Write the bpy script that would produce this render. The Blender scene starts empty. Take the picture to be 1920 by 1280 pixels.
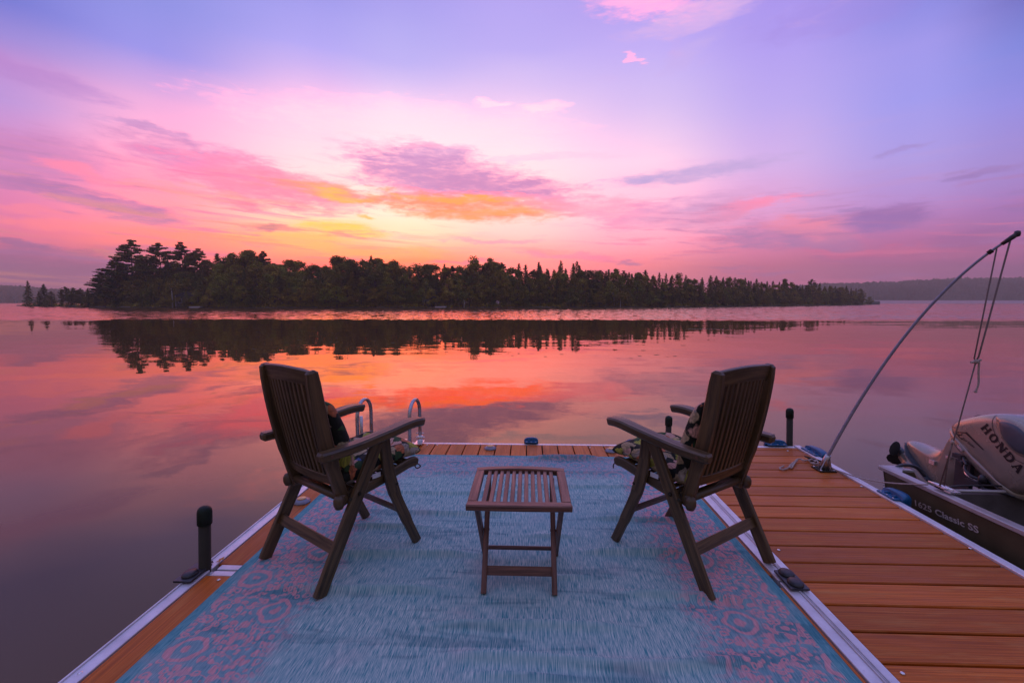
import bpy, math, random
from mathutils import Vector, Matrix, noise as mnoise
R = math.radians
SC = bpy.context.scene
COL = SC.collection

# ------------------------------------------------------------------ camera
H = 1.35; F = 853.0; YAW = R(2.0); PITCH = math.atan(74 / 853.0)
WATER = -0.40
cam = bpy.data.cameras.new('camera'); camo = bpy.data.objects.new('camera', cam); COL.objects.link(camo)
camo.location = (0, 0, H); camo.rotation_euler = (math.pi / 2 - PITCH, 0, YAW)
cam.sensor_width = 36; cam.lens = F / 1920 * 36; cam.clip_start = 0.05; cam.clip_end = 9000
SC.camera = camo
SC.view_settings.view_transform = 'Standard'; SC.view_settings.look = 'None'
SC.view_settings.exposure = 0.08; SC.view_settings.gamma = 1.0
SC.cycles.max_bounces = 6; SC.cycles.glossy_bounces = 3; SC.cycles.diffuse_bounces = 3
SC.cycles.volume_bounces = 0; SC.cycles.caustics_reflective = False; SC.cycles.caustics_refractive = False
SC.cycles.use_denoising = True

_f = Vector((-math.sin(YAW) * math.cos(PITCH), math.cos(YAW) * math.cos(PITCH), -math.sin(PITCH)))
_r = Vector((math.cos(YAW), math.sin(YAW), 0)); _u = _r.cross(_f)
def ray(u, v):
    return (_r * ((u - 960) / F) - _u * ((v - 640) / F) + _f)
def on_z(u, v, z=0.0):
    d = ray(u, v); t = (z - H) / d.z; return Vector((d.x * t, d.y * t, z))
def at_depth(u, v, D):
    """the place in the world, D metres out along the line of sight's ground direction, seen at that spot of the photograph"""
    d = ray(u, v); k = D / (d.x * -math.sin(YAW) + d.y * math.cos(YAW)); return Vector((d.x * k, d.y * k, H + d.z * k))
def azel(u, v):
    d = ray(u, v).normalized(); return math.degrees(math.atan2(d.x, d.y)), math.degrees(math.asin(d.z))
def lin(c):
    return tuple(((x / 255) / 12.92 if x / 255 <= .04045 else ((x / 255 + .055) / 1.055) ** 2.4) for x in c)

# ------------------------------------------------------------------ node helper
class NT:
    def __init__(s, tree): s.t = tree; s.n = tree.nodes; s.l = tree.links
    def new(s, kind, **kw):
        n = s.n.new(kind)
        for k, v in kw.items(): setattr(n, k, v)
        return n
    def put(s, sock, v):
        if isinstance(v, bpy.types.NodeSocket): s.l.new(v, sock)
        elif v is not None:
            if sock.type == 'RGBA' and hasattr(v, '__len__') and len(v) == 3: v = (*v, 1)
            sock.default_value = v
    def m(s, op, a, b=None, c=None, clamp=False):
        n = s.new('ShaderNodeMath', operation=op); n.use_clamp = clamp
        for i, v in enumerate((a, b, c)):
            if v is not None: s.put(n.inputs[i], v)
        return n.outputs[0]
    def vm(s, op, a, b=None, out=0):
        n = s.new('ShaderNodeVectorMath', operation=op); s.put(n.inputs[0], a)
        if b is not None: s.put(n.inputs[1], b)
        return n.outputs[out]
    def comb(s, x, y, z=0.0):
        n = s.new('ShaderNodeCombineXYZ')
        for i, v in enumerate((x, y, z)): s.put(n.inputs[i], v)
        return n.outputs[0]
    def sep(s, v):
        n = s.new('ShaderNodeSeparateXYZ'); s.put(n.inputs[0], v); return n.outputs
    def mix(s, f, a, b, mode='MIX'):
        n = s.new('ShaderNodeMix', data_type='RGBA', blend_type=mode); s.put(n.inputs[0], f); s.put(n.inputs[6], a); s.put(n.inputs[7], b)
        return n.outputs[2]
    def mr(s, v, a, b, c=0.0, d=1.0, smooth=False):
        n = s.new('ShaderNodeMapRange'); n.interpolation_type = 'SMOOTHSTEP' if smooth else 'LINEAR'
        for i, x in enumerate((v, a, b, c, d)): s.put(n.inputs[i], x)
        return n.outputs[0]
    def noise(s, vec, scale=5.0, detail=3.0, rough=.5, dist=0.0, color=False):
        n = s.new('ShaderNodeTexNoise'); s.put(n.inputs['Vector'], vec)
        n.inputs['Scale'].default_value = scale; n.inputs['Detail'].default_value = detail
        n.inputs['Roughness'].default_value = rough; n.inputs['Distortion'].default_value = dist
        return n.outputs[1 if color else 0]
    def mapping(s, vec, loc=(0, 0, 0), rot=(0, 0, 0), scale=(1, 1, 1), kind='POINT'):
        n = s.new('ShaderNodeMapping', vector_type=kind); s.put(n.inputs[0], vec)
        n.inputs[1].default_value = loc; n.inputs[2].default_value = rot; n.inputs[3].default_value = scale
        return n.outputs[0]
    def ramp(s, f, stops, interp='LINEAR'):
        n = s.new('ShaderNodeValToRGB'); r = n.color_ramp; r.interpolation = interp
        while len(r.elements) < len(stops): r.elements.new(.5)
        for e, (p, c) in zip(r.elements, stops): e.position = p
        for e, (p, c) in zip(r.elements, stops): e.position = p; e.color = (*c, 1)
        s.put(n.inputs[0], f); return n.outputs[0]

# ------------------------------------------------------------------ sky
W = bpy.data.worlds.new('World'); SC.world = W; W.use_nodes = True
def build_sky():
    t = NT(W.node_tree); t.n.clear()
    d = t.new('ShaderNodeTexCoord').outputs['Generated']
    x, y, z = t.sep(d)
    az = t.m('MULTIPLY', t.m('ARCTAN2', x, y), 57.29578)
    el = t.m('MULTIPLY', t.m('ARCSINE', t.m('MINIMUM', t.m('MAXIMUM', z, -1.0), 1.0)), 57.29578)
    # clear sky: colour against height, one ramp for each of several compass directions
    cols = [
        (0, [(0, (112, 122, 216)), (70, (150, 140, 222)), (130, (185, 145, 218)), (200, (178, 155, 228)), (300, (206, 145, 205)), (380, (214, 132, 186)), (430, (232, 132, 165)), (465, (205, 115, 165)), (500, (160, 98, 150)), (565, (150, 92, 128))]),
        (300, [(0, (140, 147, 232)), (100, (150, 152, 240)), (200, (215, 178, 232)), (280, (235, 190, 228)), (340, (240, 165, 198)), (400, (250, 170, 175)), (440, (252, 155, 135)), (490, (205, 120, 150)), (565, (165, 100, 132))]),
        (600, [(0, (160, 157, 240)), (100, (178, 172, 250)), (200, (235, 205, 245)), (270, (255, 226, 246)), (340, (255, 235, 240)), (400, (255, 244, 222)), (440, (255, 222, 140)), (490, (255, 145, 110)), (565, (215, 120, 110))]),
        (760, [(0, (170, 162, 242)), (120, (187, 182, 250)), (220, (240, 226, 253)), (300, (255, 246, 253)), (400, (255, 253, 240)), (450, (255, 240, 200)), (490, (255, 170, 85)), (565, (230, 130, 90))]),
        (960, [(0, (182, 167, 245)), (100, (190, 177, 249)), (200, (232, 215, 251)), (280, (250, 236, 251)), (400, (255, 236, 238)), (440, (255, 225, 225)), (490, (255, 185, 165)), (565, (230, 130, 130))]),
        (1200, [(0, (180, 160, 242)), (100, (196, 178, 250)), (200, (213, 198, 250)), (300, (238, 222, 250)), (400, (248, 206, 236)), (450, (250, 190, 215)), (500, (248, 160, 168)), (565, (225, 130, 145))]),
        (1450, [(0, (170, 150, 240)), (100, (180, 162, 246)), (200, (190, 174, 248)), (300, (210, 186, 246)), (400, (225, 172, 228)), (450, (236, 146, 194)), (500, (216, 122, 160)), (565, (190, 108, 148))]),
        (1700, [(0, (138, 140, 230)), (100, (162, 155, 241)), (200, (162, 160, 246)), (300, (180, 165, 241)), (380, (195, 150, 222)), (440, (204, 122, 182)), (500, (190, 106, 160)), (565, (165, 98, 142))]),
        (1920, [(0, (112, 114, 200)), (100, (126, 137, 226)), (200, (150, 146, 236)), (300, (170, 146, 222)), (380, (180, 126, 200)), (440, (172, 108, 172)), (500, (165, 96, 150)), (565, (148, 90, 138))])]
    f = t.mr(el, 0, 45)
    wz = t.noise(t.comb(t.m('MULTIPLY', az, .022), t.m('MULTIPLY', el, .08), 0), 1.0, 3, .5)
    f = t.m('ADD', f, t.m('MULTIPLY', t.m('SUBTRACT', wz, .5), .10), clamp=True)
    prev = None; paz = None
    for u, st in cols:
        stops = [(1.0, (.36, .38, .90)), (.9, (.33, .34, .86))]
        for v, c in st:
            e = max(0, azel(u, v)[1]) / 45; stops.append((e, lin(c)))
        a = azel(u, 400)[0]
        stops.sort(key=lambda q: q[0])
        rc = t.ramp(f, stops)
        if prev is None: prev = rc
        else: prev = t.mix(t.mr(az, paz, a, 0, 1, True), prev, rc)
        paz = a
    col = prev
    # the half of the sky behind the viewer
    back = t.ramp(t.mr(el, 0, 60), [(0, (.19, .155, .13)), (.35, (.22, .19, .24)), (1, (.40, .41, .84))])
    col = t.mix(t.mr(t.m('ABSOLUTE', az), 62, 110, 0, 1, True), col, back)
    # the glow is far over white in red and a little in green: the true brightness, clipped on screen, kept in reflections
    ga = t.m('DIVIDE', t.m('ADD', az, 14.0), 26.0); ge = t.m('DIVIDE', t.m('SUBTRACT', el, 8.5), 9.5)
    g = t.m('EXPONENT', t.m('MULTIPLY', t.m('ADD', t.m('MULTIPLY', ga, ga), t.m('MULTIPLY', ge, ge)), -1.0))
    gain = t.comb(t.m('ADD', 1.0, t.m('MULTIPLY', g, 2.9)), t.m('ADD', 1.0, t.m('MULTIPLY', g, .20)), 1.0)
    col = t.mix(1.0, col, gain, 'MULTIPLY')
    # clouds in azimuth / elevation
    p0 = t.comb(t.m('MULTIPLY', az, .10), t.m('MULTIPLY', el, .30), 0)
    n1 = t.noise(p0, 1.3, 5, .6, color=True)
    p2 = t.comb(t.m('MULTIPLY', az, .22), t.m('MULTIPLY', el, 1.0), 3.7)
    n2 = t.noise(p2, 1.5, 6, .65)
    warp = t.vm('MULTIPLY', t.vm('SUBTRACT', n1, (.5, .5, .5)), (9.0, 3.6, 0))
    P = t.vm('ADD', t.comb(az, el, 0), warp)
    fine = t.mr(n2, .30, .60, .60, 1.12)
    C = [ # u, v, half width, half height (pixels of the photograph), tilt, colour, strength
        (60, 140, 190, 26, -9, (186, 135, 212), .55), (60, 300, 170, 55, 0, (210, 134, 196), .6),
        (300, 248, 95, 9, -5, (196, 150, 212), .6), (150, 322, 90, 12, -10, (250, 150, 172), .45),
        (40, 345, 90, 14, 0, (195, 125, 185), .5), (190, 372, 160, 12, -4, (192, 128, 190), .7), (260, 400, 110, 14, -5, (190, 132, 186), .7),
        (170, 425, 190, 12, 2, (255, 156, 146), .55), (60, 395, 90, 8, 0, (250, 150, 165), .5),
        (110, 505, 230, 38, 0, (162, 100, 152), .7), (40, 462, 70, 9, -4, (160, 105, 165), .7),
        (415, 318, 170, 44, -10, (216, 144, 202), .85), (520, 350, 200, 36, -6, (238, 148, 182), .8), (330, 300, 90, 18, 0, (212, 148, 208), .5),
        (600, 360, 110, 11, -2, (255, 168, 120), .8), (650, 369, 60, 6, 0, (255, 205, 60), .9), (470, 375, 200, 10, -3, (255, 172, 160), .45),
        (640, 430, 85, 15, -2, (255, 228, 70), .85), (530, 448, 150, 14, -3, (255, 212, 105), .7), (400, 440, 120, 9, -3, (255, 170, 120), .6),
        (685, 408, 14, 6, 0, (255, 205, 70), .8), (730, 470, 120, 12, 0, (255, 200, 90), .6), (512, 424, 36, 8, 0, (222, 140, 150), .9),
        (815, 293, 80, 24, 5, (212, 168, 222), .8), (700, 300, 52, 6, 3, (224, 180, 225), .6), (745, 300, 60, 9, 10, (215, 170, 220), .5),
        (850, 332, 190, 46, -8, (220, 154, 208), .92), (765, 338, 90, 36, 0, (222, 156, 208), .8), (950, 356, 150, 28, -5, (222, 150, 202), .85),
        (880, 388, 200, 26, -2, (255, 156, 112), .97), (860, 372, 150, 6, -2, (255, 178, 60), .7), (920, 400, 130, 8, 0, (255, 175, 90), .7),
        (1110, 390, 150, 24, -4, (240, 172, 206), .7), (930, 447, 100, 6, 0, (240, 176, 205), .7), (1060, 478, 110, 8, -2, (236, 160, 192), .75),
        (860, 490, 60, 5, 0, (226, 138, 170), .7), (1180, 490, 36, 4, 0, (222, 140, 180), .7), (1010, 470, 60, 5, 0, (250, 175, 170), .6),
        (1290, 326, 170, 15, 3, (200, 174, 230), .75), (1200, 335, 50, 7, 4, (203, 178, 232), .6), (1020, 297, 130, 8, 0, (235, 215, 244), .6),
        (1380, 392, 120, 18, 6, (252, 148, 188), .85), (1270, 402, 170, 28, 0, (226, 164, 212), .6), (1330, 375, 140, 16, 5, (232, 172, 222), .6),
        (1440, 445, 110, 26, -4, (192, 132, 188), .85), (1335, 432, 70, 7, 0, (215, 150, 200), .6), (1530, 428, 90, 22, -8, (252, 150, 180), .75),
        (1660, 412, 86, 27, 0, (166, 118, 190), 1.0), (1600, 391, 45, 6, 3, (178, 135, 202), .7), (1560, 450, 40, 26, 0, (188, 128, 186), .6),
        (1640, 465, 170, 9, -2, (238, 116, 164), .75), (1760, 470, 220, 24, 0, (204, 106, 160), .6), (1850, 440, 120, 16, 0, (170, 105, 170), .5),
        (1705, 282, 72, 8, 7, (172, 148, 220), .8), (1850, 322, 95, 9, 7, (164, 130, 200), .85), (1910, 358, 50, 5, 3, (165, 130, 200), .6), (1900, 388, 60, 6, 5, (168, 120, 188), .7),
        (1200, 12, 130, 24, -12, (236, 192, 236), .62), (1300, 40, 140, 22, 4, (230, 186, 238), .62), (1183, 115, 18, 5, -12, (240, 196, 236), .5),
        (1600, 20, 200, 40, 0, (165, 140, 228), .4), (912, 192, 26, 6, 0, (250, 236, 250), .5), (1010, 205, 50, 14, 0, (253, 236, 246), .5), (1290, 105, 60, 20, 20, (205, 180, 242), .5),
        (760, 235, 300, 40, 0, (255, 232, 247), .35)]
    nb = t.noise(t.comb(t.m('MULTIPLY', az, .42), t.m('MULTIPLY', el, 1.9), 1.3), 1.0, 8, .68, .5)
    nbc = t.m('MULTIPLY', t.m('SUBTRACT', nb, .5), 1.5)
    P2 = t.vm('ADD', t.comb(az, el, 0), t.vm('MULTIPLY', warp, (.3, .3, 0)))
    for (u, v, hw, hh, tilt, c, st) in C:
        a, e = azel(u, v); a2, _ = azel(u + hw, v); a1, _ = azel(u - hw, v); _, e2 = azel(u, v - hh); _, e1 = azel(u, v + hh)
        q = t.mapping(P2 if (u, v) in ((1660, 412), (880, 388), (1290, 326), (640, 430)) else P, (a, e, 0), (0, 0, R(tilt)), (max(.3, (a2 - a1) / 2), max(.2, (e2 - e1) / 2), 1), 'TEXTURE')
        L = t.m('ADD', t.vm('LENGTH', q, out=1), nbc)
        k = t.m('MULTIPLY', t.mr(L, 1.30, .45, 0, st, True), fine, clamp=True)
        cl = lin(c); near = math.exp(-((a + 14) / 26) ** 2) if c[0] >= 236 else 0
        col = t.mix(k, col, (cl[0] * (1 + 2.6 * near), cl[1] * (1 + .12 * near), cl[2]))
    for (sx, sy, sd, a0, b0, mask, cc, stg) in (
            (.085, .85, 21.0, .50, .66, (t.mr(az, -8, -24), t.mr(el, 17, 11), t.mr(el, 0, 2)), (186, 122, 184), .60),
            (.075, 1.15, 33.0, .52, .64, (t.mr(az, -4, -22), t.mr(el, 14, 9), t.mr(el, 0, 2)), (255, 158, 140), .60),
            (.11, 1.0, 45.0, .52, .66, (t.mr(az, 2, 14), t.mr(el, 13, 9), t.mr(el, 0, 3)), (190, 124, 184), .55),
            (.10, 1.3, 57.0, .54, .66, (t.mr(az, 2, 14), t.mr(el, 10, 7), t.mr(el, 0, 3)), (246, 130, 172), .50),
            (.10, .55, 69.0, .56, .72, (t.mr(el, 22, 26), t.mr(az, 0, 10), t.mr(az, 60, 30)), (222, 174, 232), .40)):
        nn = t.noise(t.comb(t.m('MULTIPLY', az, sx), t.m('MULTIPLY', t.m('ADD', el, t.m('MULTIPLY', az, .05)), sy), sd), 1.0, 7, .62, .6)
        k = t.mr(nn, a0, b0, 0, stg, True)
        for q_ in mask: k = t.m('MULTIPLY', k, q_)
        col = t.mix(k, col, lin(cc))
    # thin ripples of high cloud everywhere low in the sky
    st = t.noise(t.comb(t.m('MULTIPLY', az, .07), t.m('MULTIPLY', el, 1.1), 9.1), 1.0, 5, .6, .4)
    k = t.m('MULTIPLY', t.mr(st, .50, .72, 0, .20, True), t.mr(el, 24, 8, 0, 1, True))
    col = t.mix(k, col, t.mix(t.mr(el, 2, 16), lin((225, 125, 165)), lin((214, 170, 224))))
    # a trace of the physical dawn sky under the sunlit haze
    nis = t.new('ShaderNodeTexSky', sky_type='NISHITA'); nis.sun_disc = False
    nis.sun_elevation = R(1.5); nis.sun_rotation = R(-20)
    bg = t.new('ShaderNodeBackground'); t.put(bg.inputs[0], col); bg.inputs[1].default_value = 1.0
    bg2 = t.new('ShaderNodeBackground'); t.put(bg2.inputs[0], nis.outputs[0]); bg2.inputs[1].default_value = .003
    add = t.new('ShaderNodeAddShader'); t.l.new(bg.outputs[0], add.inputs[0]); t.l.new(bg2.outputs[0], add.inputs[1])
    out = t.new('ShaderNodeOutputWorld'); t.l.new(add.outputs[0], out.inputs[0])
build_sky()
W.cycles.sampling_method = 'MANUAL'; W.cycles.sample_map_resolution = 512
# the sun is still behind the tree line and thin cloud: only a faint, soft, warm light comes from it
sl = bpy.data.lights.new('sun', 'SUN'); sl.energy = .5; sl.angle = R(2); sl.color = (1, .55, .3)
so = bpy.data.objects.new('sun', sl); COL.objects.link(so)
sd = Vector((math.sin(R(-20)) * math.cos(R(1.5)), math.cos(R(-20)) * math.cos(R(1.5)), math.sin(R(1.5))))
so.rotation_euler = sd.to_track_quat('Z', 'Y').to_euler(); so.location = (0, 0, 30)

# ------------------------------------------------------------------ materials
M = {}
def mat(name):
    m = bpy.data.materials.new(name); m.use_nodes = True; t = NT(m.node_tree)
    b = t.n['Principled BSDF']; M[name] = m; return m, t, b
def setb(t, b, **kw):
    for k, v in kw.items(): t.put(b.inputs[k.replace('_', ' ')], v)
def bump(t, b, h, strength=.3, dist=.01):
    n = t.new('ShaderNodeBump'); n.inputs['Strength'].default_value = strength; n.inputs['Distance'].default_value = dist
    t.put(n.inputs['Height'], h); t.l.new(n.outputs[0], b.inputs['Normal'])
def simple(name, c, rough=.5, metal=0.0, var=.15, scale=20, bmp=.0, spec=.5):
    m, t, b = mat(name); o = t.new('ShaderNodeTexCoord').outputs['Object']
    n = t.noise(o, scale, 4, .6); k = t.mr(n, .3, .7, 1 - var, 1 + var)
    setb(t, b, Base_Color=t.mix(1, c, t.comb(k, k, k), 'MULTIPLY'), Roughness=t.mr(n, .3, .7, max(0, rough - .08), rough + .08), Metallic=metal)
    b.inputs['Specular IOR Level'].default_value = spec
    if bmp: bump(t, b, t.noise(o, scale * 4, 3, .6), bmp, .004)
    return m
def wood(name, dark, light, rough=.55, grain=60, bm=.25, spec=.5):
    m, t, b = mat(name); uv = t.new('ShaderNodeTexCoord').outputs['UV']
    rnd = t.new('ShaderNodeObjectInfo').outputs['Random']
    u, v, _ = t.sep(uv)
    g = t.noise(t.comb(t.m('MULTIPLY', u, grain), t.m('MULTIPLY', v, 3.0), t.m('MULTIPLY', rnd, 10)), 1.0, 6, .65, .6)
    w = t.noise(t.comb(t.m('MULTIPLY', u, 6), t.m('MULTIPLY', v, 2.2), 4.0), 1.0, 4, .6)
    c = t.mix(t.mr(g, .34, .66), dark, light)
    k = t.mr(w, .3, .7, .75, 1.2)
    setb(t, b, Base_Color=t.mix(1, c, t.comb(k, k, k), 'MULTIPLY'), Roughness=t.mr(g, .3, .7, rough + .1, rough - .08))
    b.inputs['Specular IOR Level'].default_value = spec
    bump(t, b, g, bm, .003); return m
wood('weathered_teak', (.034, .021, .007), (.140, .084, .034), .40)
wood('table_teak', (.055, .021, .010), (.20, .080, .046), .40)
# composite boards: a streaky colour, one shade for each board
def deck_mat():
    m, t, b = mat('composite_board'); uv = t.new('ShaderNodeTexCoord').outputs['UV']; u, v, _ = t.sep(uv)
    uf = t.m('FRACT', u); bid = t.m('FLOOR', u)
    wn = t.new('ShaderNodeTexWhiteNoise', noise_dimensions='1D'); t.put(wn.inputs['W'], bid); rb = wn.outputs[0]
    g = t.noise(t.comb(t.m('MULTIPLY', uf, 34), t.m('MULTIPLY', v, 1.6), t.m('MULTIPLY', bid, 3.1)), 1.0, 6, .7, .3)
    s = t.noise(t.comb(t.m('MULTIPLY', uf, 3), t.m('MULTIPLY', v, 3.0), t.m('MULTIPLY', bid, 7.3)), 1.0, 5, .6)
    c = t.mix(t.mr(g, .38, .62), (.34, .074, .004), (.62, .158, .016))
    c = t.mix(t.mr(s, .52, .76, 0, .42), c, (.62, .33, .12))
    k = t.mr(rb, 0, 1, .76, 1.14)
    st2 = t.noise(t.comb(t.m('MULTIPLY', uf, 1.4), t.m('MULTIPLY', v, 1.1), t.m('MULTIPLY', bid, .37)), 1.0, 5, .7)
    c = t.mix(t.mr(st2, .55, .70, 0, .35), c, (.20, .045, .010))
    setb(t, b, Base_Color=t.mix(1, c, t.comb(k, k, k), 'MULTIPLY'), Roughness=t.mr(s, .3, .7, .34, .60))
    b.inputs['Specular IOR Level'].default_value = .20
    bump(t, b, t.noise(t.comb(t.m('MULTIPLY', uf, 60), t.m('MULTIPLY', v, 6), t.m('MULTIPLY', bid, 3.1)), 1.0, 3, .6), .35, .003)
deck_mat()
def alu():
    m, t, b = mat('aluminium'); o = t.new('ShaderNodeTexCoord').outputs['Object']
    n = t.noise(o, 9, 5, .65); s = t.noise(t.vm('MULTIPLY', o, (60, 6, 60)), 1, 4, .6); d = t.noise(o, 55, 3, .7)
    c = t.mix(t.mr(n, .35, .7), (.78, .76, .79), (.58, .56, .58)); c = t.mix(t.mr(d, .66, .74, 0, .5), c, (.22, .18, .16))
    setb(t, b, Base_Color=c, Metallic=.35, Roughness=t.mr(s, .3, .7, .32, .5)); bump(t, b, s, .08, .002)
alu()
simple('tube_metal', (.42, .40, .40), .28, .85, .12, 30)
simple('bright_metal', (.75, .73, .72), .25, .8, .1, 30)
simple('grey_pipe', (.030, .026, .016), .65, 0, .25, 14, .1, .25)
simple('cap_rubber', (.006, .016, .009), .6, 0, .3, 40, .1, .3)
simple('black_plastic', (.02, .02, .02), .45, 0, .3, 40, .1)
simple('blue_plastic', (.004, .085, .20), .38, 0, .22, 18, .08)
simple('fibreglass', (.25, .26, .33), .4, 0, .15, 30)
simple('rope_fibre', (.42, .33, .29), .8, 0, .3, 120, .5)
simple('dark_rope', (.17, .12, .10), .8, 0, .3, 120, .5)
simple('hull_paint', (.12, .098, .050), .42, .15, .18, 7, .05)
simple('hull_floor', (.10, .085, .08), .8, 0, .3, 9, .1)
simple('gunwale_metal', (.42, .40, .38), .35, .5, .15, 9)
simple('motor_paint', (.36, .31, .24), .24, .35, .06, 6, .02)
simple('motor_dark', (.035, .036, .04), .4, 0, .2, 20)
simple('motor_panel', (.07, .09, .11), .35, .1, .1, 20)
simple('decal_black', (.010, .009, .010), .4, 0, .1, 20)
simple('decal_pale', (.62, .55, .48), .4, 0, .1, 20)
simple('lens_amber', (.75, .42, .16), .25, 0, .1, 20)
simple('lamp_shell', (.20, .20, .24), .35, .3, .1, 20)
simple('white_tag', (.7, .68, .7), .6, 0, .05, 20)
simple('bark', (.07, .055, .045), .9, 0, .35, 3, .3)
simple('birch_bark', (.5, .46, .42), .8, 0, .3, 2, .2)
simple('cabin_wall', (.09, .075, .07), .8, 0, .2, 1)
simple('cabin_trim', (.42, .38, .42), .6, 0, .1, 1)
simple('cabin_roof', (.06, .055, .06), .8, 0, .2, 1)
simple('dark_glass', (.02, .02, .03), .1, 0, .1, 1)
simple('leaf_orange', (.55, .22, .03), .6, 0, .3, 60)
simple('leaf_brown', (.10, .03, .02), .6, 0, .3, 60)

def fabric():
    m, t, b = mat('floral_fabric'); o = t.new('ShaderNodeTexCoord').outputs['Object']
    nz = t.noise(o, 16, 2, .5, color=True)
    p = t.vm('ADD', o, t.vm('MULTIPLY', t.vm('SUBTRACT', nz, (.5, .5, .5)), (.06, .06, .06)))
    vo = t.new('ShaderNodeTexVoronoi'); t.put(vo.inputs['Vector'], p); vo.inputs['Scale'].default_value = 19
    r, g, bb = t.sep(vo.outputs['Color'])
    c = t.ramp(r, [(0, (.012, .016, .010)), (.16, (.04, .09, .03)), (.27, (.50, .36, .20)), (.54, (.72, .40, .30)), (.68, (.42, .40, .06)),
                   (.78, (.05, .12, .30)), (.84, (.55, .17, .07)), (.91, (.40, .33, .26))], 'CONSTANT')
    petal = t.new('ShaderNodeTexWave', wave_type='BANDS'); t.put(petal.inputs['Vector'], p); petal.inputs['Scale'].default_value = 22; petal.inputs['Distortion'].default_value = 7
    c = t.mix(t.m('MULTIPLY', petal.outputs[1], .45), c, (.03, .03, .025))
    edge = t.mr(vo.outputs['Distance'], .60, .70, 0, 1)
    c = t.mix(edge, c, (.012, .014, .010))
    setb(t, b, Base_Color=c, Roughness=.85); b.inputs['Specular IOR Level'].default_value = .25
    bump(t, b, t.noise(o, 500, 2, .5), .15, .002)
fabric()

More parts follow.
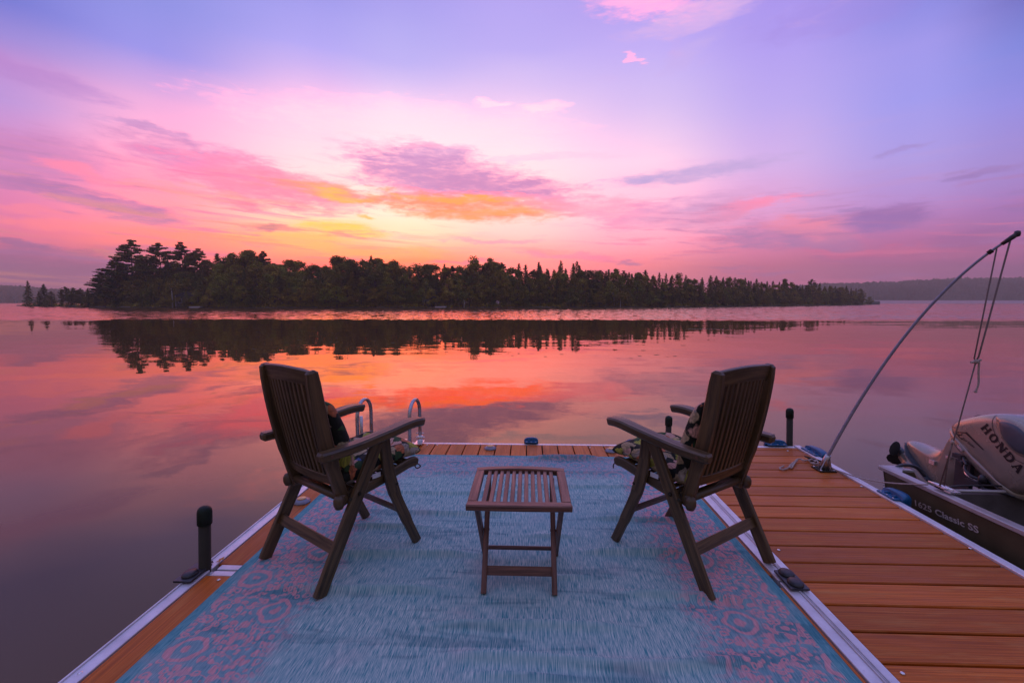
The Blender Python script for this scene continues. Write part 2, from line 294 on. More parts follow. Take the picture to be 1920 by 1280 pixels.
RUG = (-1.462, 1.197, .55, 3.905)       # xl, xr, y near, y far
def rug():
    m, t, b = mat('woven_rug'); o = t.new('ShaderNodeTexCoord').outputs['Object']; x, y, z = t.sep(o)
    ab = t.m
    dl = ab('SUBTRACT', x, RUG[0]); dr = ab('SUBTRACT', RUG[1], x); df = ab('SUBTRACT', RUG[3], y)
    dmin = ab('MINIMUM', ab('MINIMUM', dl, dr), df)
    wz = t.noise(o, 7, 3, .5)
    zone = ab('MULTIPLY', t.mr(dmin, .050, .058), t.mr(ab('ADD', dmin, ab('MULTIPLY', ab('SUBTRACT', wz, .5), .22)), .54, .40))
    # woven yarn: fine streaks along the rug
    s1 = t.noise(t.comb(ab('MULTIPLY', x, 240), ab('MULTIPLY', y, 10), 0), 1.0, 1, .5)
    s2 = t.noise(t.comb(ab('MULTIPLY', x, 360), ab('MULTIPLY', y, 22), 5), 1.0, 2, .6)
    s3 = t.noise(t.comb(ab('MULTIPLY', x, 1.6), ab('MULTIPLY', y, 1.6), 2), 1.0, 3, .6)
    s = ab('ADD', ab('MULTIPLY', s1, .40), ab('MULTIPLY', s2, .60))
    plain = t.mix(t.mr(s, .37, .64), (.030, .24, .27), (.54, .63, .56))
    plain = t.mix(t.mr(s3, .52, .72, 0, .35), plain, (.16, .34, .37))
    ground = t.mix(t.mr(s, .36, .64), (.065, .22, .26), (.32, .44, .46))
    base = t.mix(zone, plain, ground)
    edge = t.mix(t.mr(s, .36, .64), (.02, .20, .24), (.20, .42, .44))
    base = t.mix(t.mr(dmin, .058, .048), base, edge)
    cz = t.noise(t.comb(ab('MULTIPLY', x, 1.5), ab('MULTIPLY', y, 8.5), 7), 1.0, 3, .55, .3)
    base = t.mix(ab('MULTIPLY', t.mr(cz, .55, .66, 0, .55, True), t.mr(s, .30, .70, 1.0, .55)), base, (.018, .13, .165))  # dark teal streaks across the rug: wrinkle shade painted into the colour
    mz = t.noise(t.comb(ab('MULTIPLY', x, 2.6), ab('MULTIPLY', y, 3.4), 17), 1.0, 4, .6)
    base = t.mix(t.mr(mz, .56, .74, 0, .45), base, (.44, .40, .40))
    # ornament
    nz = t.noise(o, 15, 2, .5, color=True)
    w = t.vm('ADD', o, t.vm('MULTIPLY', t.vm('SUBTRACT', nz, (.5, .5, .5)), (.055, .055, 0)))
    wx, wy, _ = t.sep(w)
    def cells(offx, offy, sx, sy):
        fx = ab('SUBTRACT', ab('FRACT', ab('DIVIDE', ab('ADD', wx, offx), sx)), .5); fy = ab('SUBTRACT', ab('FRACT', ab('DIVIDE', ab('ADD', wy, offy), sy)), .5)
        return ab('MULTIPLY', fx, sx), ab('MULTIPLY', fy, sy)
    def ring(d, r, wdt): return t.mr(ab('ABSOLUTE', ab('SUBTRACT', d, r)), wdt, wdt * .6)
    def rad(a, c): return ab('SQRT', ab('ADD', ab('MULTIPLY', a, a), ab('MULTIPLY', c, c)))
    ax, ay = cells(1.462, 0, .50, .46)           # round medallions
    d1 = rad(ab('ADD', ax, .11), ab('MULTIPLY', ay, 1.15)); bx, by = cells(1.462, .23, .50, .46)
    d2 = rad(ab('SUBTRACT', bx, .11), by); d2 = ab('ADD', ab('MULTIPLY', d2, .6), ab('MULTIPLY', ab('ADD', ab('ABSOLUTE', ab('SUBTRACT', bx, .11)), ab('ABSOLUTE', by)), .32))
    big = ab('MAXIMUM', ab('MAXIMUM', ring(d1, .066, .015), t.mr(d1, .024, .016)), ab('MAXIMUM', ring(d2, .062, .013), t.mr(d2, .022, .015)))
    vo = t.new('ShaderNodeTexVoronoi'); t.put(vo.inputs['Vector'], w); vo.inputs['Scale'].default_value = 33; vo.inputs['Randomness'].default_value = .8
    cr, cg, _ = t.sep(vo.outputs['Color']); dd = vo.outputs['Distance']
    sm = ab('MAXIMUM', ab('MULTIPLY', ring(dd, .36, .17), ab('GREATER_THAN', cr, .20)), ab('MULTIPLY', t.mr(dd, .40, .30), ab('LESS_THAN', cr, .35)))
    vf = t.new('ShaderNodeTexVoronoi', feature='DISTANCE_TO_EDGE'); t.put(vf.inputs['Vector'], t.vm('MULTIPLY', w, (1, 1.5, 1))); vf.inputs['Scale'].default_value = 11
    curl = ab('MULTIPLY', t.mr(vf.outputs['Distance'], .06, .04), t.mr(wz, .46, .54))
    far_from = ab('MULTIPLY', t.mr(d1, .083, .10), t.mr(d2, .083, .10))
    inside = ab('SUBTRACT', 1.0, far_from)
    small = ab('MULTIPLY', ab('MAXIMUM', sm, ab('MULTIPLY', curl, .8)), far_from)
    pat = ab('MULTIPLY', ab('MAXIMUM', big, small), zone)
    worn = ab('MULTIPLY', t.mr(s, .32, .56, .58, 1.0), t.mr(df, .40, .55, .50, 1.0))
    col = t.mix(ab('MULTIPLY', pat, worn), base, t.mix(t.mr(s, .35, .65), (.54, .21, .22), (.72, .38, .39)))
    dirt = t.noise(o, 5, 5, .7)
    col = t.mix(t.mr(dirt, .66, .78, 0, .45), col, (.12, .13, .11))
    setb(t, b, Base_Color=col, Roughness=.9); b.inputs['Specular IOR Level'].default_value = .15
    bump(t, b, s, .5, .003)
rug()

def water():
    m, t, b = mat('lake_water'); t.n.remove(b)
    o = t.new('ShaderNodeNewGeometry').outputs['Position']; x, y, z = t.sep(o)
    dist = t.vm('LENGTH', o, out=1)
    edge = t.noise(t.vm('MULTIPLY', o, (.02, .05, 0)), 1.0, 4, .6)
    yy = t.m('ADD', y, t.m('MULTIPLY', t.m('SUBTRACT', edge, .5), 9.0))
    yy = t.m('ADD', yy, t.m('MULTIPLY', x, -.03))
    band = t.mr(yy, 40.0, 49.0, 0, 1, True)                                     # a breeze on the far half of the lake
    cats = t.mr(t.noise(t.vm('MULTIPLY', o, (.006, .05, 0)), 1.0, 3, .5), .40, .60, .75, 1.0)
    band = t.m('MULTIPLY', band, cats)
    n1 = t.noise(t.vm('MULTIPLY', o, (.35, 1.1, 0)), 1.0, 3, .5, color=True)
    n2 = t.noise(t.vm('MULTIPLY', o, (1.6, 4.0, 0)), 1.0, 3, .6, color=True)
    patch = t.mr(t.noise(t.vm('MULTIPLY', o, (.12, .4, 0)), 1.0, 3, .6), .50, .64)
    half = (.5, .5, .5)
    a = t.vm('MULTIPLY', t.vm('SUBTRACT', n1, half), t.comb(.010, .030, 0))
    fade = t.mr(dist, 3, 45, 1.0, .35)
    amp = t.m('MULTIPLY', t.m('ADD', .008, t.m('MULTIPLY', patch, .060)), fade)
    bb = t.vm('MULTIPLY', t.vm('SUBTRACT', n2, half), t.comb(t.m('MULTIPLY', amp, .4), amp, 0))
    n3 = t.noise(t.vm('MULTIPLY', o, (1.1, .9, 0)), 1.0, 3, .65, color=True)
    c3 = t.vm('MULTIPLY', t.vm('SUBTRACT', n3, half), t.comb(t.m('MULTIPLY', band, .16), t.m('MULTIPLY', band, .42), 0))
    n4 = t.noise(t.vm('MULTIPLY', o, (1.7, .30, 0)), 1.0, 2, .7)
    c3 = t.vm('ADD', c3, t.comb(0, t.m('MULTIPLY', t.m('SUBTRACT', n4, .5), t.m('MULTIPLY', band, .34)), 0))
    tilt = t.comb(0, t.m('MULTIPLY', band, -.082), 0)
    v = t.vm('ADD', t.vm('ADD', t.vm('ADD', a, bb), t.vm('ADD', c3, tilt)), (0, 0, 1.0))
    N = t.vm('NORMALIZE', v)
    fr = t.new('ShaderNodeFresnel'); fr.inputs[0].default_value = 1.50; t.l.new(N, fr.inputs['Normal'])
    gl = t.new('ShaderNodeBsdfGlossy'); t.l.new(N, gl.inputs['Normal']); gl.inputs['Color'].default_value = (1.0, .79, .66, 1)
    t.put(gl.inputs['Roughness'], t.m('ADD', .012, t.m('MULTIPLY', band, .035)))
    df = t.new('ShaderNodeBsdfDiffuse'); df.inputs['Color'].default_value = (.105, .066, .028, 1)
    mx = t.new('ShaderNodeMixShader'); t.l.new(fr.outputs[0], mx.inputs[0]); t.l.new(df.outputs[0], mx.inputs[1]); t.l.new(gl.outputs[0], mx.inputs[2])
    t.l.new(mx.outputs[0], t.n['Material Output'].inputs[0])
water()
def foliage(name, a, c):
    m, t, b = mat(name); o = t.new('ShaderNodeTexCoord').outputs['Object']; rnd = t.new('ShaderNodeObjectInfo').outputs['Random']
    n = t.noise(o, .35, 3, .6); n2 = t.noise(o, 1.6, 3, .6)
    k = t.m('ADD', t.m('MULTIPLY', n, .6), t.m('MULTIPLY', n2, .4))
    col = t.mix(t.mr(k, .36, .62), a, c); r = t.mr(rnd, 0, 1, .75, 1.3)
    r2 = t.mr(t.m('FRACT', t.m('MULTIPLY', rnd, 7.3)), 0, 1, .85, 1.25)
    setb(t, b, Base_Color=t.mix(1, col, t.comb(t.m('MULTIPLY', r, r2), r, r), 'MULTIPLY'), Roughness=.8); b.inputs['Specular IOR Level'].default_value = .1
foliage('conifer_green', (.11, .115, .014), (.22, .215, .030))
foliage('broadleaf_green', (.14, .13, .012), (.30, .265, .030))
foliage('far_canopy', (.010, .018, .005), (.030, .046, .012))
simple('shore_ground', (.09, .075, .05), .95, 0, .4, .5, .1)
simple('shore_grass', (.13, .13, .05), .95, 0, .4, .7, .1)

# ------------------------------------------------------------------ mesh helpers
class MB:
    def __init__(s): s.v = []; s.f = []; s.uv = []; s.smooth = []
    def face(s, idx, uv=None, smooth=False):
        s.f.append(tuple(idx)); s.uv.append(uv or [(0, 0)] * len(idx)); s.smooth.append(smooth)
    def addv(s, pts): n = len(s.v); s.v += [tuple(p) for p in pts]; return n
    def build(s, name, material, parent=None, loc=None):
        me = bpy.data.meshes.new(name); me.from_pydata(s.v, [], s.f); me.polygons.foreach_set('use_smooth', s.smooth)
        l = me.uv_layers.new(name='UVMap'); fl = []
        for q in s.uv:
            for a in q: fl += [a[0], a[1]]
        l.data.foreach_set('uv', fl)
        me.materials.append(M[material] if isinstance(material, str) else material); me.update()
        o = bpy.data.objects.new(name, me); COL.objects.link(o)
        if parent: o.parent = parent
        if loc: o.location = loc
        return o
    def box(s, c, d, ax=None, uo=0.0):
        """box of centre c, sizes d; ax = optional 3 axes"""
        ax = ax or (Vector((1, 0, 0)), Vector((0, 1, 0)), Vector((0, 0, 1))); c = Vector(c)
        h = [q / 2 for q in d]; n = s.addv([c + ax[0] * h[0] * i + ax[1] * h[1] * j + ax[2] * h[2] * k for i in (-1, 1) for j in (-1, 1) for k in (-1, 1)])
        for q in ((0, 1, 3, 2), (4, 6, 7, 5), (0, 4, 5, 1), (2, 3, 7, 6), (0, 2, 6, 4), (1, 5, 7, 3)):
            L = max(range(3), key=lambda i: d[i]); o = [i for i in range(3) if i != L]
            uv = []
            for a in q:
                sg = ((a >> 2 & 1) * d[0], (a >> 1 & 1) * d[1], (a & 1) * d[2]); uv.append((uo + sg[o[0]] + sg[o[1]], sg[L] + uo * 3))
            s.face([n + a for a in q], uv)
    def sweep(s, path, w, h, side=(1, 0, 0), ch=.25, uo=None, caps=True):
        """a bar with chamfered section along a path; w, h numbers or lists (h along side x tangent, w along side)"""
        path = [Vector(p) for p in path]; side = Vector(side).normalized(); uo = random.random() * 5 if uo is None else uo
        n = len(path); w = w if isinstance(w, (list, tuple)) else [w] * n; h = h if isinstance(h, (list, tuple)) else [h] * n
        rings = []; L = 0
        for i, p in enumerate(path):
            tg = (path[min(i + 1, n - 1)] - path[max(i - 1, 0)]).normalized(); sd = (side - tg * side.dot(tg)).normalized(); up = sd.cross(tg)
            if i: L += (p - path[i - 1]).length
            a, bq = w[i] / 2, h[i] / 2; c = min(a, bq) * ch
            pts = [(a - c, -bq), (a, -bq + c), (a, bq - c), (a - c, bq), (-a + c, bq), (-a, bq - c), (-a, -bq + c), (-a + c, -bq)]
            rings.append((s.addv([p + sd * q[0] + up * q[1] for q in pts]), L, pts))
        per = [0, 1, 2, 3, 4, 5, 6, 7]
        for i in range(n - 1):
            a, la, pa = rings[i]; b2, lb, _ = rings[i + 1]; U = uo
            for k in per:
                k2 = (k + 1) % 8; du = math.dist(pa[k], pa[k2])
                s.face((a + k, a + k2, b2 + k2, b2 + k), [(U, la), (U + du, la), (U + du, lb), (U, lb)]); U += du
        if caps:
            a = rings[0][0]; s.face([a + k for k in reversed(per)], [(uo + q[0], q[1]) for q in reversed(rings[0][2])])
            a = rings[-1][0]; s.face([a + k for k in per], [(uo + q[0], q[1]) for q in rings[-1][2]])
    def tube(s, path, r, seg=10, smooth=True, caps=True):
        path = [Vector(p) for p in path]; n = len(path); r = r if isinstance(r, (list, tuple)) else [r] * n
        prev = None; rings = []
        for i, p in enumerate(path):
            tg = (path[min(i + 1, n - 1)] - path[max(i - 1, 0)]).normalized()
            if prev is None: a = Vector((0, 0, 1)) if abs(tg.z) < .9 else Vector((1, 0, 0)); sd = tg.cross(a).normalized()
            else: sd = (prev - tg * prev.dot(tg)).normalized()
            prev = sd; up = tg.cross(sd)
            rings.append(s.addv([p + (sd * math.cos(2 * math.pi * k / seg) + up * math.sin(2 * math.pi * k / seg)) * r[i] for k in range(seg)]))
        for i in range(n - 1):
            for k in range(seg): s.face((rings[i] + k, rings[i] + (k + 1) % seg, rings[i + 1] + (k + 1) % seg, rings[i + 1] + k), None, smooth)
        if caps:
            s.face([rings[0] + k for k in reversed(range(seg))]); s.face([rings[-1] + k for k in range(seg)])
    def lathe(s, prof, c=(0, 0, 0), seg=20, smooth=True, sx=1.0, sy=1.0):
        c = Vector(c); rings = [s.addv([c + Vector((math.cos(2 * math.pi * k / seg) * r * sx, math.sin(2 * math.pi * k / seg) * r * sy, z)) for k in range(seg)]) for r, z in prof]
        for i in range(len(prof) - 1):
            for k in range(seg): s.face((rings[i] + k, rings[i] + (k + 1) % seg, rings[i + 1] + (k + 1) % seg, rings[i + 1] + k), None, smooth)
        s.face([rings[-1] + k for k in range(seg)]); s.face([rings[0] + k for k in reversed(range(seg))])
    def prism(s, pts, d):
        """closed outline pts (3-D) pushed along d"""
        n = len(pts); a = s.addv(pts); b2 = s.addv([Vector(p) + Vector(d) for p in pts])
        s.face([a + i for i in reversed(range(n))]); s.face([b2 + i for i in range(n)])
        for i in range(n): s.face((a + i, a + (i + 1) % n, b2 + (i + 1) % n, b2 + i))
    def loft(s, outline, axis, half, cen, power=3.0, n=14, taper=None):
        """puffed solid: an outline (points) scaled towards cen while it moves from -half to +half along axis"""
        axis = Vector(axis); cen = Vector(cen); rings = []
        for i in range(n + 1):
            tt = -math.cos(math.pi * i / n); k = max(.02, (1 - abs(tt) ** power) ** (1 / power))
            rings.append(s.addv([cen + (Vector(p) - cen) * k + axis * half * tt for p in outline]))
        m2 = len(outline)
        for i in range(n):
            for k in range(m2): s.face((rings[i] + k, rings[i] + (k + 1) % m2, rings[i + 1] + (k + 1) % m2, rings[i + 1] + k), None, True)
        s.face([rings[0] + k for k in reversed(range(m2))]); s.face([rings[-1] + k for k in range(m2)])
def bez(p, n=12):
    """smooth Catmull-Rom curve through points"""
    p = [Vector(q) for q in p]; out = []
    for i in range(len(p) - 1):
        a = p[max(i - 1, 0)]; b = p[i]; c = p[i + 1]; d = p[min(i + 2, len(p) - 1)]
        for k in range(n):
            t = k / n; out.append(.5 * ((2 * b) + (c - a) * t + (2 * a - 5 * b + 4 * c - d) * t * t + (3 * b - a - 3 * c + d) * t ** 3))
    return out + [p[-1]]
def tag(o, label=None, cat=None, group=None, kind=None):
    if label: o['label'] = label
    if cat: o['category'] = cat
    if group: o['group'] = group
    if kind: o['kind'] = kind
    return o
def thing(name, label, cat, loc=(0, 0, 0), rz=0.0, group=None):
    o = bpy.data.objects.new(name, None); COL.objects.link(o); o.location = loc; o.rotation_euler = (0, 0, rz); o.empty_display_size = .1
    return tag(o, label, cat, group)
def copy_tree(o, parent=None):
    c = o.copy(); COL.objects.link(c)
    if parent: c.parent = parent
    for ch in [q for q in COL.objects if q.parent == o]: copy_tree(ch, c)
    return c
def smooth_obj(o, lv=1):
    m = o.modifiers.new('subdivision', 'SUBSURF'); m.levels = lv; m.render_levels = lv
    for p in o.data.polygons: p.use_smooth = True
def orient(o):
    import bmesh
    b = bmesh.new(); b.from_mesh(o.data); bmesh.ops.recalc_face_normals(b, faces=b.faces); b.to_mesh(o.data); b.free(); return o
rnd = random.Random(7)
random.seed(11)

# ------------------------------------------------------------------ water, shores, hills
mb = MB(); n = mb.addv([(-4000, -300, WATER), (4000, -300, WATER), (4000, 5000, WATER), (-4000, 5000, WATER)]); mb.face((n, n + 1, n + 2, n + 3))
tag(mb.build('water', 'lake_water'), kind='structure')
SH = [(40, 573.6), (100, 574.3), (165, 575.6), (210, 576.5), (480, 577.0), (960, 576.4), (1250, 575.3), (1450, 573.5), (1560, 572.0), (1640, 570.9)]
def shore_depth(u):
    for (a, va), (b, vb) in zip(SH, SH[1:]):
        if u <= b or b == 1640:
            k = min(1.05, max(-.1, (u - a) / (b - a))); return 853 * (H - WATER) / (va + (vb - va) * k - 566)
def world_at(u, D, z): p = at_depth(u, 566, D); return Vector((p.x, p.y, z))
def ground_h(u, back):
    """height of the land, back metres behind the water's edge"""
    k = 0.12 if u < 165 else 1.0
    return WATER + min(2.4, .20 + back * .06) * k + (mnoise.noise(Vector((u * .01, back * .05, 0))) * .3 if back > 2 else 0)
mb = MB(); us = list(range(30, 1660, 10)); bk = [-1.5, 0, 1.2, 4, 9, 16, 26, 40, 60]
for u in us:
    D = shore_depth(u) + mnoise.noise(Vector((u * .03, 0, 5))) * (1.5 if u > 165 else .6)
    wdt = min(1.0, max(.08, (u - 150) / 120)) if u < 270 else min(1.0, max(.05, (1655 - u) / 90))
    mb.addv([world_at(u, D + q * wdt if q > 0 else D + q, ground_h(u, q) if q > 0 else WATER + (-.25 if q < 0 else .03)) for q in bk])
for i in range(len(us) - 1):
    for j in range(len(bk) - 1):
        a = i * len(bk) + j; mb.face((a, a + len(bk), a + len(bk) + 1, a + 1), None, True)
tag(mb.build('terrain', 'shore_ground'), kind='structure')

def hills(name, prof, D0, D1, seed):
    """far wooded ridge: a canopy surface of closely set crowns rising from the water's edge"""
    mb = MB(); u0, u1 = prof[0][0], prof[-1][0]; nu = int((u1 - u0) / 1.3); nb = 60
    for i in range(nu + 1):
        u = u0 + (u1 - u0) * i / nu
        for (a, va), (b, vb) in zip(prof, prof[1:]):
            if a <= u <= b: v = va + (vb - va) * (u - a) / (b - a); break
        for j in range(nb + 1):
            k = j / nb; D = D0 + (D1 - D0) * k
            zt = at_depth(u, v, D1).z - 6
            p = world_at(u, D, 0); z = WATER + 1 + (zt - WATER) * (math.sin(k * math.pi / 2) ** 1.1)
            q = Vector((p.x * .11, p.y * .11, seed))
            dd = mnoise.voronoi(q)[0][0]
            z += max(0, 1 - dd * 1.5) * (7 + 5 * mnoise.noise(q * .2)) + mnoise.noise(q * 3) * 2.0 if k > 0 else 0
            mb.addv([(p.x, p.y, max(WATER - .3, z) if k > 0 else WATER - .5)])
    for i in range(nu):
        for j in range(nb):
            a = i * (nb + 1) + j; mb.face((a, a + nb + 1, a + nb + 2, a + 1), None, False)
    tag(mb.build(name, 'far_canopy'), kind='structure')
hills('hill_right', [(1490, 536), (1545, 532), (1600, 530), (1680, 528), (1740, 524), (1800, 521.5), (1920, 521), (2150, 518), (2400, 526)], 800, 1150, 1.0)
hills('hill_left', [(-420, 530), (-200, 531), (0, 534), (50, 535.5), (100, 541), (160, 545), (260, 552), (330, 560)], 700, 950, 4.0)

# ------------------------------------------------------------------ trees
def leaf(mb, p, s, rr, flat=.5):
    a = Vector((rr.uniform(-1, 1), rr.uniform(-1, 1), rr.uniform(-flat, flat))).normalized(); b = Vector((rr.uniform(-1, 1), rr.uniform(-1, 1), rr.uniform(-flat, flat)))
    b = (b - a * a.dot(b)).normalized(); s1 = s * rr.uniform(.6, 1.2); s2 = s * rr.uniform(.4, .9)
    n = mb.addv([p - a * s1, p - b * s2, p + a * s1 * .9, p + b * s2 * .8]); mb.face((n, n + 1, n + 2, n + 3))
def spruce(seed, ht=14.0, rad=2.6, leaves=2600):
    rr = random.Random(seed); cr = MB(); tr = MB(); tr.tube([(0, 0, -.3), (0, 0, ht * .5), (0, 0, ht * .98)], [.2, .12, .03], 6)
    nb = 90
    for i in range(nb):
        k = (i + .5) / nb; z = ht * (.02 + .97 * k); r = rad * (1 - k) ** .85 * rr.uniform(.65, 1.15) + .12; a = i * 2.39996 + rr.uniform(-.3, .3)
        tip = Vector((math.cos(a) * r, math.sin(a) * r, z - r * .28)); base = Vector((0, 0, z)); m = max(4, int(leaves / nb * (r / rad + .15)))
        for j in range(m):
            q = rr.random() ** .7; p = base.lerp(tip, q) + Vector((rr.uniform(-1, 1), rr.uniform(-1, 1), rr.uniform(-.6, .3))) * (.12 + .22 * r * .5)
            leaf(cr, p, .36, rr, .35)
    for j in range(8): leaf(cr, Vector((rr.uniform(-.05, .05), rr.uniform(-.05, .05), ht * rr.uniform(.96, 1.0))), .14, rr, 1)
    return cr, tr
def pine(seed, ht=20.0, rad=5.0, lower=.25):
    rr = random.Random(seed); cr = MB(); tr = MB(); bend = rr.uniform(-.5, .5)
    ax = lambda k: Vector((bend * math.sin(k * 3), bend * .5 * k, ht * k))
    tr.tube([ax(k / 8) for k in range(9)], [.34 - .036 * k for k in range(9)], 7)
    z = lower
    while z < .985:
        k = (z - lower) / (1 - lower); base = ax(z); r0 = rad * (1 - k ** 2.6) * (.6 + .4 * math.sin(min(1, k * 2.2 + .35) * 1.57)) + .5
        for b in range(rr.choice((4, 5, 5, 6))):
            a = rr.uniform(0, 6.283); r = r0 * rr.uniform(.6, 1.12); up = rr.uniform(.02, .22) * r
            tip = base + Vector((math.cos(a) * r, math.sin(a) * r, up)); mid = base.lerp(tip, .5) - Vector((0, 0, .06 * r))
            tr.tube([base, mid, tip], [.07, .05, .02], 4)
            for j in range(int(30 + r * 36)):
                q = rr.uniform(.28, 1.05); sp = .55 * (1.15 - abs(q - .75))
                p = base.lerp(tip, q) + Vector((rr.uniform(-1, 1), rr.uniform(-1, 1), 0)) * sp * (.5 + .13 * r) + Vector((0, 0, rr.uniform(-.16, .32)))
                leaf(cr, p, .32, rr, .25)
        z += rr.uniform(.024, .042)
    for j in range(60): p = ax(rr.uniform(.95, 1.0)) + Vector((rr.uniform(-.4, .4), rr.uniform(-.4, .4), rr.uniform(-.2, .2))); leaf(cr, p, .25, rr, .5)
    return cr, tr
def broad(seed, ht=12.0, rad=3.6, base_k=.12, leaves=3400):
    rr = random.Random(seed); cr = MB(); tr = MB(); tr.tube([(0, 0, -.3), (.1, 0, ht * .35), (0, .1, ht * .8)], [.22, .16, .05], 6)
    cl = []
    for i in range(44):
        k = rr.uniform(base_k + .1, .96); env = math.sin(min(1, (k - base_k) / (1 - base_k)) ** .8 * math.pi * .93 + .12); a = rr.uniform(0, 6.283); q = rr.uniform(.25, .95) * rad * max(.15, env)
        c = Vector((math.cos(a) * q, math.sin(a) * q, k * ht)); cl.append((c, rr.uniform(.5, 1.25) * rad * .27))
        tr.tube([(0, 0, k * ht * .6), c], [.06, .02], 4)
    cl.append((Vector((0, 0, ht * .93)), rad * .3))
    for c, r in cl:
        for j in range(int(leaves / len(cl) * (r / (rad * .27)) ** 1.5)):
            d = Vector((rr.gauss(0, 1), rr.gauss(0, 1), rr.gauss(0, 1))).normalized() * r * rr.uniform(.45, 1.08); d.z *= .8
            leaf(cr, c + d, .27, rr, .8)
    return cr, tr
PROT = {'spruce': [], 'pine': [], 'broad': []}
for i in range(4): PROT['spruce'].append([None, spruce(100 + i, 14, 3.3 + .4 * i, 3600)])
for i in range(4): PROT['pine'].append([None, pine(200 + i, 20, 6.0 + .5 * i, .14 + .04 * i)])
for i in range(5): PROT['broad'].append([None, broad(300 + i, 12, 3.7 + .3 * i, .04, 4600)])
TN = {'spruce': 'spruce_tree', 'pine': 'pine_tree', 'broad': 'broadleaf_tree'}
FOL = {'spruce': 'conifer_green', 'pine': 'conifer_green', 'broad': 'broadleaf_green'}
def tree(kind, pos, ht, label, group=None, width=1.0, var=None):
    k = rnd.randrange(len(PROT[kind])) if var is None else var
    e, (cr, tr) = PROT[kind][k][:2]
    if e is None:
        e = thing(TN[kind], label, 'tree'); cr.build('crown', FOL[kind], e); tr.build('trunk', 'bark', e); PROT[kind][k][0] = e; o = e
        PROT[kind][k].append(max(v[2] for v in cr.v))
    else: o = copy_tree(e)
    s = ht / PROT[kind][k][2]; o.location = pos; o.scale = (s * width, s * width, s); o.rotation_euler = (0, 0, rnd.uniform(0, 6.28))
    o['label'] = label
    if group: o['group'] = group
    elif 'group' in o.keys(): del o['group']
    return o
PROF = [(150, 560), (165, 552), (185, 540), (200, 525), (215, 512), (250, 505), (270, 502), (285, 500), (325, 502), (350, 500), (375, 496), (392, 498), (412, 480), (440, 476), (490, 473), (515, 487), (560, 491), (600, 496), (625, 482), (650, 483), (675, 492), (700, 484), (740, 488), (790, 492), (840, 495), (870, 493), (885, 482), (920, 486), (960, 496),
        (1050, 498), (1080, 496), (1150, 502), (1240, 509), (1300, 516), (1400, 521), (1470, 529), (1520, 531), (1560, 533), (1600, 538), (1622, 548), (1640, 560)]
def sil(u):
    for (a, va), (b, vb) in zip(PROF, PROF[1:]):
        if a <= u <= b: return va + (vb - va) * (u - a) / (b - a)
    return 560
def plant(kind, u, back, v, label, group=None, width=1.0, var=None):
    D = shore_depth(u) + back; p = world_at(u, D, ground_h(u, back) - .1); top = at_depth(u, v, D).z
    return tree(kind, p, max(2.0, top - p.z), label, group, width, var)
# the trees that can be told apart along the skyline
plant('pine', 252, 9, 449, 'tallest white pine, layered branches, at the left end of the wooded shore', var=0, width=1.0)
plant('pine', 222, 5, 484, 'layered pine leaning low beside the tallest white pine, on its water side', var=1, width=1.1)
plant('pine', 303, 10, 454, 'gappy white pine, second in the row of three tall pines', var=3, width=.85)
plant('pine', 345, 12, 453, 'white pine with a narrow tufted top, third in the row of three tall pines', var=2, width=.8)
plant('pine', 376, 13, 465, 'dense dark rounded pine just behind the third tall pine', var=1, width=.85)
plant('pine', 192, 5, 512, 'small sloping pine at the edge of the wood above the low point', var=2, width=1.1)
plant('spruce', 412, 10, 474, 'pointed spruce standing in the gap after the tall pines', var=1, width=1.3)
plant('broad', 440, 9, 473, 'round dark maple crown right of the gap in the skyline', var=0)
plant('broad', 472, 10, 468, 'broad dark maple crown, highest of the leafy trees left of the chairs', var=1)
plant('pine', 496, 11, 470, 'short tufted pine at the end of the high left clump', var=0, width=.8)
plant('broad', 636, 10, 479, 'wide leafy crown standing up above the left chair', var=2, width=1.2)
plant('spruce', 698, 13, 478, 'lone spruce tip poking above the leafy canopy in the yellow glow', var=0)
plant('broad', 740, 11, 485, 'broad flat leafy crown under the brightest yellow sky', var=3, width=1.2)
plant('broad', 888, 11, 479, 'round ball shaped crown, first of a pair above the middle of the shore', var=4, width=.9)
plant('broad', 920, 10, 482, 'round leafy crown, second of the pair above the middle of the shore', var=0, width=.9)
plant('spruce', 1051, 10, 487, 'tallest narrow spruce spire right of the middle of the shore', var=2, width=.9)
plant('spruce', 1081, 10, 489, 'narrow spruce spire just right of the tallest one', var=3, width=.9)
plant('spruce', 1010, 10, 490, 'narrow spruce spire left of the tallest one', var=1, width=.9)
plant('broad', 1470, 14, 522, 'rounded crown sticking up near the low right end of the wood', var=1, width=.7)
plant('pine', 1520, 14, 523, 'flat topped pine sticking up at the low right end of the wood', var=3, width=.8)
plant('broad', 1612, 3, 541, 'dark steep crown closing the right tip of the wooded point', var=2, width=1.0)
plant('broad', 1630, 1, 556, 'low shrubby tree leaning over the water at the very tip of the point', var=3, width=1.5)
rows = [(13, 0, 16, 3, .99), (8, 5, 17, 2, .88), (4, 9, 20, 2, .70), (1.2, 4, 22, 0, .42)]
